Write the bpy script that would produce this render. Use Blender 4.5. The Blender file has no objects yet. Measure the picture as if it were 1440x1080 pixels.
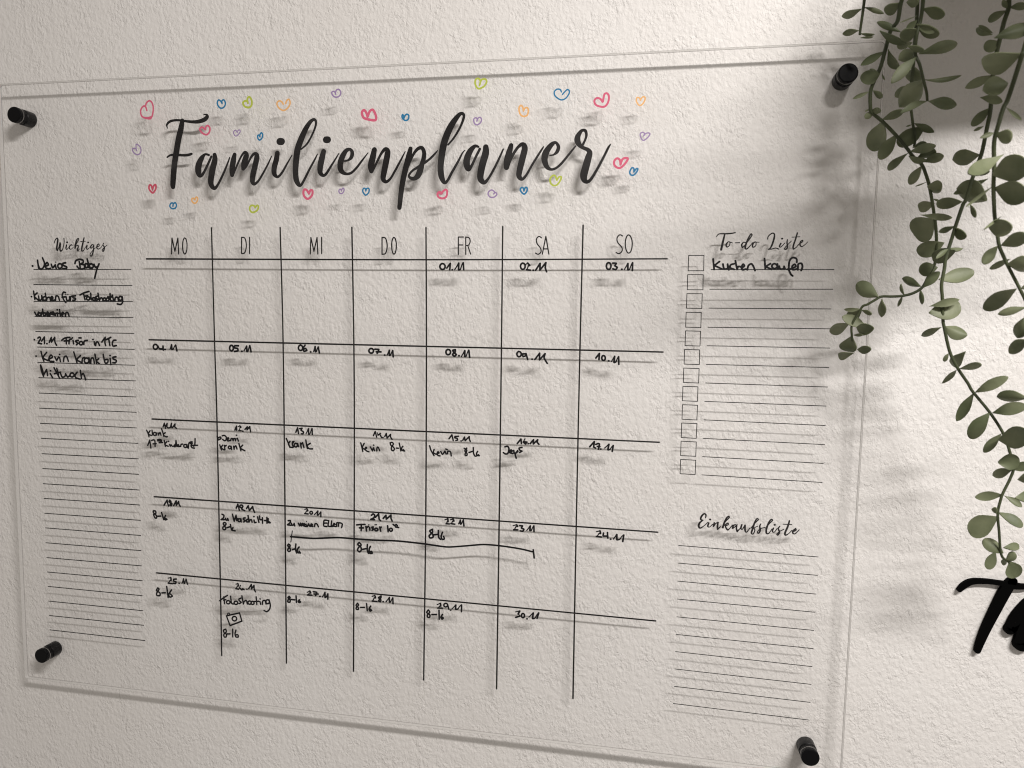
import bpy, bmesh, math, random
from mathutils import Vector, Matrix

scene = bpy.context.scene
col = scene.collection
U = 0.0516                      # one calendar column is 51.6 mm wide
MM = 0.001

# ------------------------------------------------------------------ camera, world, lamps, exposure
cam_data = bpy.data.cameras.new("camera")
cam_data.sensor_width = 36.0
cam_data.lens = 25.0
cam_data.clip_start = 0.01
cam_data.clip_end = 50.0
cam = bpy.data.objects.new("camera", cam_data)
cam.matrix_world = Matrix([[0.983556, -0.032106, 0.177724, 0.167558], [0.179855, 0.084801, -0.980031, -0.457337], [0.016394, 0.995881, 0.089181, 0.075965], [0.0, 0.0, 0.0, 1.0]])
col.objects.link(cam)
scene.camera = cam
cam_data.dof.use_dof = True
cam_data.dof.focus_distance = 0.470
cam_data.dof.aperture_fstop = 14.0

world = bpy.data.worlds.new("World")
scene.world = world
world.use_nodes = True
bg = world.node_tree.nodes["Background"]
bg.inputs["Color"].default_value = (1.0, 0.915, 0.83, 1)
bg.inputs["Strength"].default_value = 0.275

lamp_data = bpy.data.lights.new("ceiling_lamp", 'AREA')
lamp_data.shape = 'RECTANGLE'
lamp_data.size = 9.5 * U
lamp_data.size_y = 1.0 * U
lamp_data.energy = 15.6
lamp_data.color = (1.0, 0.952, 0.92)
lamp = bpy.data.objects.new("ceiling_lamp", lamp_data)
lamp.location = (13.0 * U, -14.0 * U, 14.0 * U)
zz = Vector((0, -0.36, 0.93)).normalized()        # the tube runs level, along the wall, and shines down on it
xx = Vector((math.cos(math.radians(8)), math.sin(math.radians(8)), 0))
zz = (zz - xx * zz.dot(xx)).normalized()
yy = zz.cross(xx)
lamp.rotation_euler = Matrix((xx, yy, zz)).transposed().to_euler()
col.objects.link(lamp)

scene.view_settings.view_transform = 'Standard'
scene.view_settings.look = 'None'
scene.view_settings.exposure = 0.09
scene.view_settings.gamma = 1.0
scene.view_settings.use_curve_mapping = False
scene.cycles.filter_width = 1.1
scene.cycles.max_bounces = 8
scene.cycles.transparent_max_bounces = 24
scene.cycles.caustics_reflective = False
scene.cycles.caustics_refractive = False

# ------------------------------------------------------------------ materials
def new_mat(name):
    m = bpy.data.materials.new(name)
    m.use_nodes = True
    nt = m.node_tree
    return m, nt, nt.nodes["Principled BSDF"], nt.nodes["Material Output"]

def plain(name, rgb, rough=0.5, metallic=0.0, spec=0.5):
    m, nt, b, o = new_mat(name)
    b.inputs["Base Color"].default_value = (*rgb, 1)
    b.inputs["Roughness"].default_value = rough
    b.inputs["Metallic"].default_value = metallic
    b.inputs["Specular IOR Level"].default_value = spec
    return m

def mottled(name, rgb, rough, amount, scale, spec=0.5):
    """a plain colour with slight uneven patches, as ink and powder coat have"""
    m, nt, b, o = new_mat(name)
    tc = nt.nodes.new("ShaderNodeTexCoord")
    n = nt.nodes.new("ShaderNodeTexNoise")
    n.inputs["Scale"].default_value = scale
    n.inputs["Detail"].default_value = 3
    nt.links.new(tc.outputs["Object"], n.inputs["Vector"])
    mr = nt.nodes.new("ShaderNodeMapRange")
    mr.inputs["To Min"].default_value = 1 - amount
    mr.inputs["To Max"].default_value = 1 + amount
    nt.links.new(n.outputs["Fac"], mr.inputs["Value"])
    mx = nt.nodes.new("ShaderNodeVectorMath"); mx.operation = 'SCALE'
    mx.inputs[0].default_value = rgb
    nt.links.new(mr.outputs["Result"], mx.inputs["Scale"])
    nt.links.new(mx.outputs["Vector"], b.inputs["Base Color"])
    b.inputs["Roughness"].default_value = rough
    b.inputs["Specular IOR Level"].default_value = spec
    return m

def wall_material():
    m, nt, b, o = new_mat("textured_white_wallpaper")
    L = nt.links.new
    tc = nt.nodes.new("ShaderNodeTexCoord")
    # stretch so that the dabs run slightly slanted
    mp = nt.nodes.new("ShaderNodeMapping")
    mp.inputs["Rotation"].default_value = (0, math.radians(28), 0)
    mp.inputs["Scale"].default_value = (1.15, 1.0, 0.85)
    L(tc.outputs["Object"], mp.inputs["Vector"])
    def noise(scale, detail, rough, dist, src):
        n = nt.nodes.new("ShaderNodeTexNoise")
        n.inputs["Scale"].default_value = scale
        n.inputs["Detail"].default_value = detail
        n.inputs["Roughness"].default_value = rough
        n.inputs["Distortion"].default_value = dist
        L(src, n.inputs["Vector"])
        return n.outputs["Fac"]
    def math_(op, a, bb, c=None):
        n = nt.nodes.new("ShaderNodeMath"); n.operation = op
        for i, v in enumerate((a, bb, c)):
            if v is None: continue
            if isinstance(v, (int, float)): n.inputs[i].default_value = v
            else: L(v, n.inputs[i])
        return n.outputs[0]
    n1 = noise(220, 2.0, 0.5, 0.25, mp.outputs["Vector"])
    n2 = noise(500, 2.5, 0.55, 0.5, mp.outputs["Vector"])
    n3 = noise(45, 2.0, 0.5, 0.0, tc.outputs["Object"])
    v = nt.nodes.new("ShaderNodeTexVoronoi")
    v.feature = 'SMOOTH_F1'
    v.inputs["Scale"].default_value = 320
    v.inputs["Smoothness"].default_value = 0.7
    L(mp.outputs["Vector"], v.inputs["Vector"])
    blob = math_('SUBTRACT', 1.0, v.outputs["Distance"])
    patch = nt.nodes.new("ShaderNodeMapRange")
    patch.inputs["From Min"].default_value = 0.35; patch.inputs["From Max"].default_value = 0.65
    patch.inputs["To Min"].default_value = 0.45; patch.inputs["To Max"].default_value = 1.35
    L(noise(75, 2.0, 0.5, 0.0, tc.outputs["Object"]), patch.inputs["Value"])
    h = math_('MULTIPLY', math_('SUBTRACT', n1, 0.5), 0.6)
    h = math_('MULTIPLY', math_('MULTIPLY_ADD', math_('SUBTRACT', n2, 0.5), 0.8, h), patch.outputs["Result"])
    h = math_('MULTIPLY_ADD', blob, 0.35, h)
    h = math_('MULTIPLY_ADD', n3, 0.25, h)
    bp = nt.nodes.new("ShaderNodeBump")
    bp.inputs["Strength"].default_value = 1.0
    bp.inputs["Distance"].default_value = 0.00082
    L(h, bp.inputs["Height"])
    L(bp.outputs["Normal"], b.inputs["Normal"])
    big = noise(5, 3, 0.5, 0, tc.outputs["Object"])
    cr = nt.nodes.new("ShaderNodeValToRGB")
    cr.color_ramp.elements[0].position = 0.3
    cr.color_ramp.elements[0].color = (0.74, 0.72, 0.695, 1)
    cr.color_ramp.elements[1].position = 0.7
    cr.color_ramp.elements[1].color = (0.785, 0.77, 0.75, 1)
    L(big, cr.inputs["Fac"])
    L(cr.outputs["Color"], b.inputs["Base Color"])
    b.inputs["Roughness"].default_value = 0.75
    b.inputs["Specular IOR Level"].default_value = 0.25
    return m

def acrylic_face():
    m, nt, b, o = new_mat("clear_acrylic")
    nt.nodes.remove(b)
    t = nt.nodes.new("ShaderNodeBsdfTransparent")
    t.inputs["Color"].default_value = (1.0, 1.0, 1.0, 1)
    g = nt.nodes.new("ShaderNodeBsdfGlossy")
    g.inputs["Roughness"].default_value = 0.012
    f = nt.nodes.new("ShaderNodeFresnel")
    # the ray goes straight through, so both faces reflect as seen from the air side
    geo = nt.nodes.new("ShaderNodeNewGeometry")
    ior = nt.nodes.new("ShaderNodeMapRange")
    ior.inputs["To Min"].default_value = 1.49
    ior.inputs["To Max"].default_value = 1 / 1.49
    nt.links.new(geo.outputs["Backfacing"], ior.inputs["Value"])
    nt.links.new(ior.outputs["Result"], f.inputs["IOR"])
    # very faint waviness of the cast sheet
    tc = nt.nodes.new("ShaderNodeTexCoord")
    n = nt.nodes.new("ShaderNodeTexNoise"); n.inputs["Scale"].default_value = 9
    nt.links.new(tc.outputs["Object"], n.inputs["Vector"])
    bp = nt.nodes.new("ShaderNodeBump")
    bp.inputs["Strength"].default_value = 0.25; bp.inputs["Distance"].default_value = 0.001
    nt.links.new(n.outputs["Fac"], bp.inputs["Height"])
    nt.links.new(bp.outputs["Normal"], g.inputs["Normal"])
    mx = nt.nodes.new("ShaderNodeMixShader")
    half = nt.nodes.new("ShaderNodeMath"); half.operation = 'MULTIPLY'; half.inputs[1].default_value = 0.3
    nt.links.new(f.outputs["Fac"], half.inputs[0])
    nt.links.new(half.outputs[0], mx.inputs["Fac"])
    nt.links.new(t.outputs["BSDF"], mx.inputs[1])
    nt.links.new(g.outputs["BSDF"], mx.inputs[2])
    # the faintest film of dust and wipe marks
    mp = nt.nodes.new("ShaderNodeMapping")
    mp.inputs["Rotation"].default_value = (0, 0.5, 0); mp.inputs["Scale"].default_value = (9, 9, 40)
    nt.links.new(tc.outputs["Object"], mp.inputs["Vector"])
    n2 = nt.nodes.new("ShaderNodeTexNoise"); n2.inputs["Scale"].default_value = 1.0
    n2.inputs["Detail"].default_value = 6; n2.inputs["Distortion"].default_value = 1.5
    nt.links.new(mp.outputs["Vector"], n2.inputs["Vector"])
    film = nt.nodes.new("ShaderNodeMapRange")
    film.inputs["From Min"].default_value = 0.45; film.inputs["From Max"].default_value = 0.8
    film.inputs["To Min"].default_value = 0.0; film.inputs["To Max"].default_value = 0.018
    nt.links.new(n2.outputs["Fac"], film.inputs["Value"])
    df = nt.nodes.new("ShaderNodeBsdfDiffuse"); df.inputs["Color"].default_value = (0.85, 0.84, 0.82, 1)
    mx2 = nt.nodes.new("ShaderNodeMixShader")
    nt.links.new(film.outputs["Result"], mx2.inputs["Fac"])
    nt.links.new(mx.outputs["Shader"], mx2.inputs[1]); nt.links.new(df.outputs["BSDF"], mx2.inputs[2])
    nt.links.new(mx2.outputs["Shader"], o.inputs["Surface"])
    return m

def acrylic_rim(name, rgb, clear):
    """sawn and polished rim: scatters most of the light that enters it"""
    m, nt, b, o = new_mat(name)
    nt.nodes.remove(b)
    t = nt.nodes.new("ShaderNodeBsdfTransparent")
    d = nt.nodes.new("ShaderNodeBsdfDiffuse"); d.inputs["Color"].default_value = (*rgb, 1)
    tr = nt.nodes.new("ShaderNodeBsdfTranslucent"); tr.inputs["Color"].default_value = (*rgb, 1)
    a = nt.nodes.new("ShaderNodeMixShader"); a.inputs["Fac"].default_value = 0.5
    nt.links.new(d.outputs["BSDF"], a.inputs[1]); nt.links.new(tr.outputs["BSDF"], a.inputs[2])
    mx = nt.nodes.new("ShaderNodeMixShader"); mx.inputs["Fac"].default_value = 1 - clear
    nt.links.new(t.outputs["BSDF"], mx.inputs[1]); nt.links.new(a.outputs["Shader"], mx.inputs[2])
    nt.links.new(mx.outputs["Shader"], o.inputs["Surface"])
    return m

def leaf_material(name, c0, c1):
    m, nt, b, o = new_mat(name)
    L = nt.links.new
    tc = nt.nodes.new("ShaderNodeTexCoord")
    n = nt.nodes.new("ShaderNodeTexNoise")
    n.inputs["Scale"].default_value = 42; n.inputs["Detail"].default_value = 4
    L(tc.outputs["Object"], n.inputs["Vector"])
    cr = nt.nodes.new("ShaderNodeValToRGB")
    cr.color_ramp.elements[0].position = 0.36; cr.color_ramp.elements[0].color = (*c0, 1)
    cr.color_ramp.elements[1].position = 0.66; cr.color_ramp.elements[1].color = (*c1, 1)
    L(n.outputs["Fac"], cr.inputs["Fac"])
    L(cr.outputs["Color"], b.inputs["Base Color"])
    b.inputs["Roughness"].default_value = 0.5
    b.inputs["Specular IOR Level"].default_value = 0.35
    n2 = nt.nodes.new("ShaderNodeTexNoise")
    n2.inputs["Scale"].default_value = 320; n2.inputs["Detail"].default_value = 3
    L(tc.outputs["Object"], n2.inputs["Vector"])
    bp = nt.nodes.new("ShaderNodeBump")
    bp.inputs["Strength"].default_value = 0.35; bp.inputs["Distance"].default_value = 0.0004
    L(n2.outputs["Fac"], bp.inputs["Height"]); L(bp.outputs["Normal"], b.inputs["Normal"])
    tr = nt.nodes.new("ShaderNodeBsdfTranslucent")
    tr.inputs["Color"].default_value = (0.20, 0.24, 0.04, 1)
    mx = nt.nodes.new("ShaderNodeMixShader"); mx.inputs["Fac"].default_value = 0.14
    L(b.outputs["BSDF"], mx.inputs[1]); L(tr.outputs["BSDF"], mx.inputs[2])
    L(mx.outputs["Shader"], o.inputs["Surface"])
    return m

MAT = {
    'wall': wall_material(),
    'acrylic': acrylic_face(),
    'rim': acrylic_rim("acrylic_rim", (0.82, 0.81, 0.79), 0.15),
    'chamfer': acrylic_rim("acrylic_chamfer", (0.38, 0.37, 0.36), 0.40),
    'print': mottled("black_print", (0.009, 0.0078, 0.008), 0.6, 0.25, 60, 0.2),
    'ink': mottled("black_marker_ink", (0.007, 0.007, 0.008), 0.5, 0.3, 300, 0.25),
    'pink': mottled("pink_marker", (0.66, 0.135, 0.22), 0.6, 0.12, 400, 0.2),
    'red': mottled("red_marker", (0.58, 0.10, 0.15), 0.6, 0.12, 400, 0.2),
    'blue': mottled("blue_marker", (0.028, 0.19, 0.37), 0.6, 0.15, 400, 0.2),
    'green': mottled("green_marker", (0.46, 0.53, 0.085), 0.6, 0.12, 400, 0.2),
    'orange': mottled("orange_marker", (0.82, 0.46, 0.19), 0.6, 0.12, 400, 0.2),
    'purple': mottled("purple_marker", (0.33, 0.24, 0.43), 0.6, 0.15, 400, 0.2),
    'black_metal': plain("black_anodised_metal", (0.004, 0.004, 0.0045), 0.38, 0.0, 0.12),
    'seam': plain("bright_metal_seam", (0.55, 0.54, 0.53), 0.3, 1.0),
    'sign': plain("black_painted_sign", (0.002, 0.002, 0.002), 0.8, 0.0, 0.03),
    'leaf': leaf_material("sage_leaf", (0.108, 0.130, 0.066), (0.240, 0.262, 0.155)),
    'stem': leaf_material("dark_stem", (0.045, 0.055, 0.028), (0.080, 0.095, 0.045)),
    'shelf': mottled("white_shelf", (0.62, 0.59, 0.56), 0.5, 0.05, 20),
    'pot': mottled("grey_pot", (0.30, 0.29, 0.28), 0.7, 0.1, 60),
}

# ------------------------------------------------------------------ helpers
def link_mesh(name, verts, faces, mats, parent=None, smooth=False, mat_ids=None):
    me = bpy.data.meshes.new(name)
    me.from_pydata([tuple(v) for v in verts], [], faces)
    for m in (mats if isinstance(mats, (list, tuple)) else [mats]):
        me.materials.append(m)
    if mat_ids:
        me.polygons.foreach_set("material_index", mat_ids)
    if smooth:
        me.polygons.foreach_set("use_smooth", [True] * len(me.polygons))
    me.update()
    o = bpy.data.objects.new(name, me)
    col.objects.link(o)
    if parent is not None:
        o.parent = parent
        o.matrix_parent_inverse = Matrix.Translation(-parent.location)
    return o

def empty(name, loc, label, cat, group=None):
    o = bpy.data.objects.new(name, None)
    o.empty_display_size = 0.02
    o.location = loc
    col.objects.link(o)
    o["label"] = label; o["category"] = cat
    if group: o["group"] = group
    return o

def catmull(pts, sub, ten=0.5):
    if len(pts) < 3:
        return pts
    out = []
    n = len(pts)
    for i in range(n - 1):
        p0 = pts[max(i - 1, 0)]; p1 = pts[i]; p2 = pts[i + 1]; p3 = pts[min(i + 2, n - 1)]
        for k in range(sub):
            t = k / sub; t2 = t * t; t3 = t2 * t
            out.append(tuple((2 * t3 - 3 * t2 + 1) * b + (t3 - 2 * t2 + t) * ten * (c - a) + (3 * t2 - 2 * t3) * c + (t3 - t2) * ten * (d - b)
                             for a, b, c, d in zip(p0, p1, p2, p3)))
    out.append(pts[-1])
    return out

def ribbon(verts, faces, pts, y0, dy):
    """flat pen stroke lying on the plane y = y0, climbing by dy along its length"""
    n = len(pts)
    tans = []
    for i in range(n):
        a = pts[max(i - 1, 0)]; b = pts[min(i + 1, n - 1)]
        d = Vector((b[0] - a[0], b[1] - a[1]))
        tans.append(d.normalized() if d.length > 1e-9 else (tans[-1] if tans else Vector((1, 0))))
    base = len(verts)
    for i, (x, z, r) in enumerate(pts):
        nrm = Vector((-tans[i].y, tans[i].x))
        y = y0 - dy * i / max(n - 1, 1)
        verts.append((x + nrm.x * r, y, z + nrm.y * r))
        verts.append((x - nrm.x * r, y, z - nrm.y * r))
    for i in range(n - 1):
        a = base + 2 * i
        faces.append((a, a + 1, a + 3, a + 2))
    # rounded ends
    for end in (0, n - 1):
        x, z, r = pts[end]
        t = tans[end] * (-1 if end == 0 else 1)
        ang = math.atan2(t.y, t.x)
        y = y0 - dy * end / max(n - 1, 1)
        i0 = len(verts)
        for k in range(9):
            a = ang - math.pi / 2 + math.pi * k / 8
            verts.append((x + r * math.cos(a), y, z + r * math.sin(a)))
        faces.append(tuple(range(i0, i0 + 9)))
    # pen turning on the spot: fill the outside of sharp corners
    for i in range(1, n - 1):
        a = Vector((pts[i][0] - pts[i - 1][0], pts[i][1] - pts[i - 1][1]))
        b = Vector((pts[i + 1][0] - pts[i][0], pts[i + 1][1] - pts[i][1]))
        if a.length < 1e-9 or b.length < 1e-9: continue
        if a.angle(b) > 0.55:
            x, z, r = pts[i]
            y = y0 - dy * i / max(n - 1, 1) - 0.000012
            i0 = len(verts)
            for k in range(12):
                w = 2 * math.pi * k / 12
                verts.append((x + r * math.cos(w), y, z + r * math.sin(w)))
            faces.append(tuple(range(i0, i0 + 12)))

def read_strokes(text):
    res = []
    for s in text.split('/'):
        v = [int(q) * MM / 20 for q in s[1:].split()]
        pts = [tuple(v[i:i + 3]) for i in range(0, len(v), 3)]
        res.append((s[0] == '~', pts))
    return res

# ------------------------------------------------------------------ the wall
G = 0.22 * U                     # board face to wall
def make_wall():
    x0, x1, z0, z1 = -1.3, 1.5, -1.0, 1.0
    nx, nz = 28, 20
    v = []; f = []
    for j in range(nz + 1):
        for i in range(nx + 1):
            v.append((x0 + (x1 - x0) * i / nx, G, z0 + (z1 - z0) * j / nz))
    for j in range(nz):
        for i in range(nx):
            a = j * (nx + 1) + i
            f.append((a, a + 1, a + nx + 2, a + nx + 1))
    o = link_mesh("wall", v, f, MAT['wall'])
    o["kind"] = "structure"
make_wall()

# ------------------------------------------------------------------ the acrylic planner
BX0, BX1, BZ0, BZ1 = -0.2993, 0.3008, -0.2095, 0.2408
TH = 0.0034
planner = empty("wall_planner", ((BX0 + BX1) / 2, 0, BZ0),
                "clear acrylic family planner board with a monthly calendar grid and handwritten notes", "wall planner")

def make_sheet():
    # rounded rectangle outline with a fine chamfer on the front and back edge
    rc = 0.0022; ch = 0.00035
    def outline(inset, y):
        pts = []
        for cx, cz, a0 in ((BX1 - rc, BZ1 - rc, 0), (BX0 + rc, BZ1 - rc, 90), (BX0 + rc, BZ0 + rc, 180), (BX1 - rc, BZ0 + rc, 270)):
            for k in range(7):
                a = math.radians(a0 + 15 * k)
                pts.append((cx + (rc - inset) * math.cos(a), y, cz + (rc - inset) * math.sin(a)))
        return pts
    rings = [outline(ch, 0), outline(0, ch), outline(0, TH - ch), outline(ch, TH)]
    n = len(rings[0]); v = [p for r in rings for p in r]
    f = [tuple(range(n))[::-1], tuple(range(3 * n, 4 * n))]; ids = [0, 0]
    for k in range(3):
        for i in range(n):
            j = (i + 1) % n
            f.append((k * n + i, k * n + j, (k + 1) * n + j, (k + 1) * n + i))
            ids.append((2, 1, 2)[k])
    link_mesh("acrylic_sheet", v, f, [MAT['acrylic'], MAT['rim'], MAT['chamfer']], planner, mat_ids=ids)
make_sheet()

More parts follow.
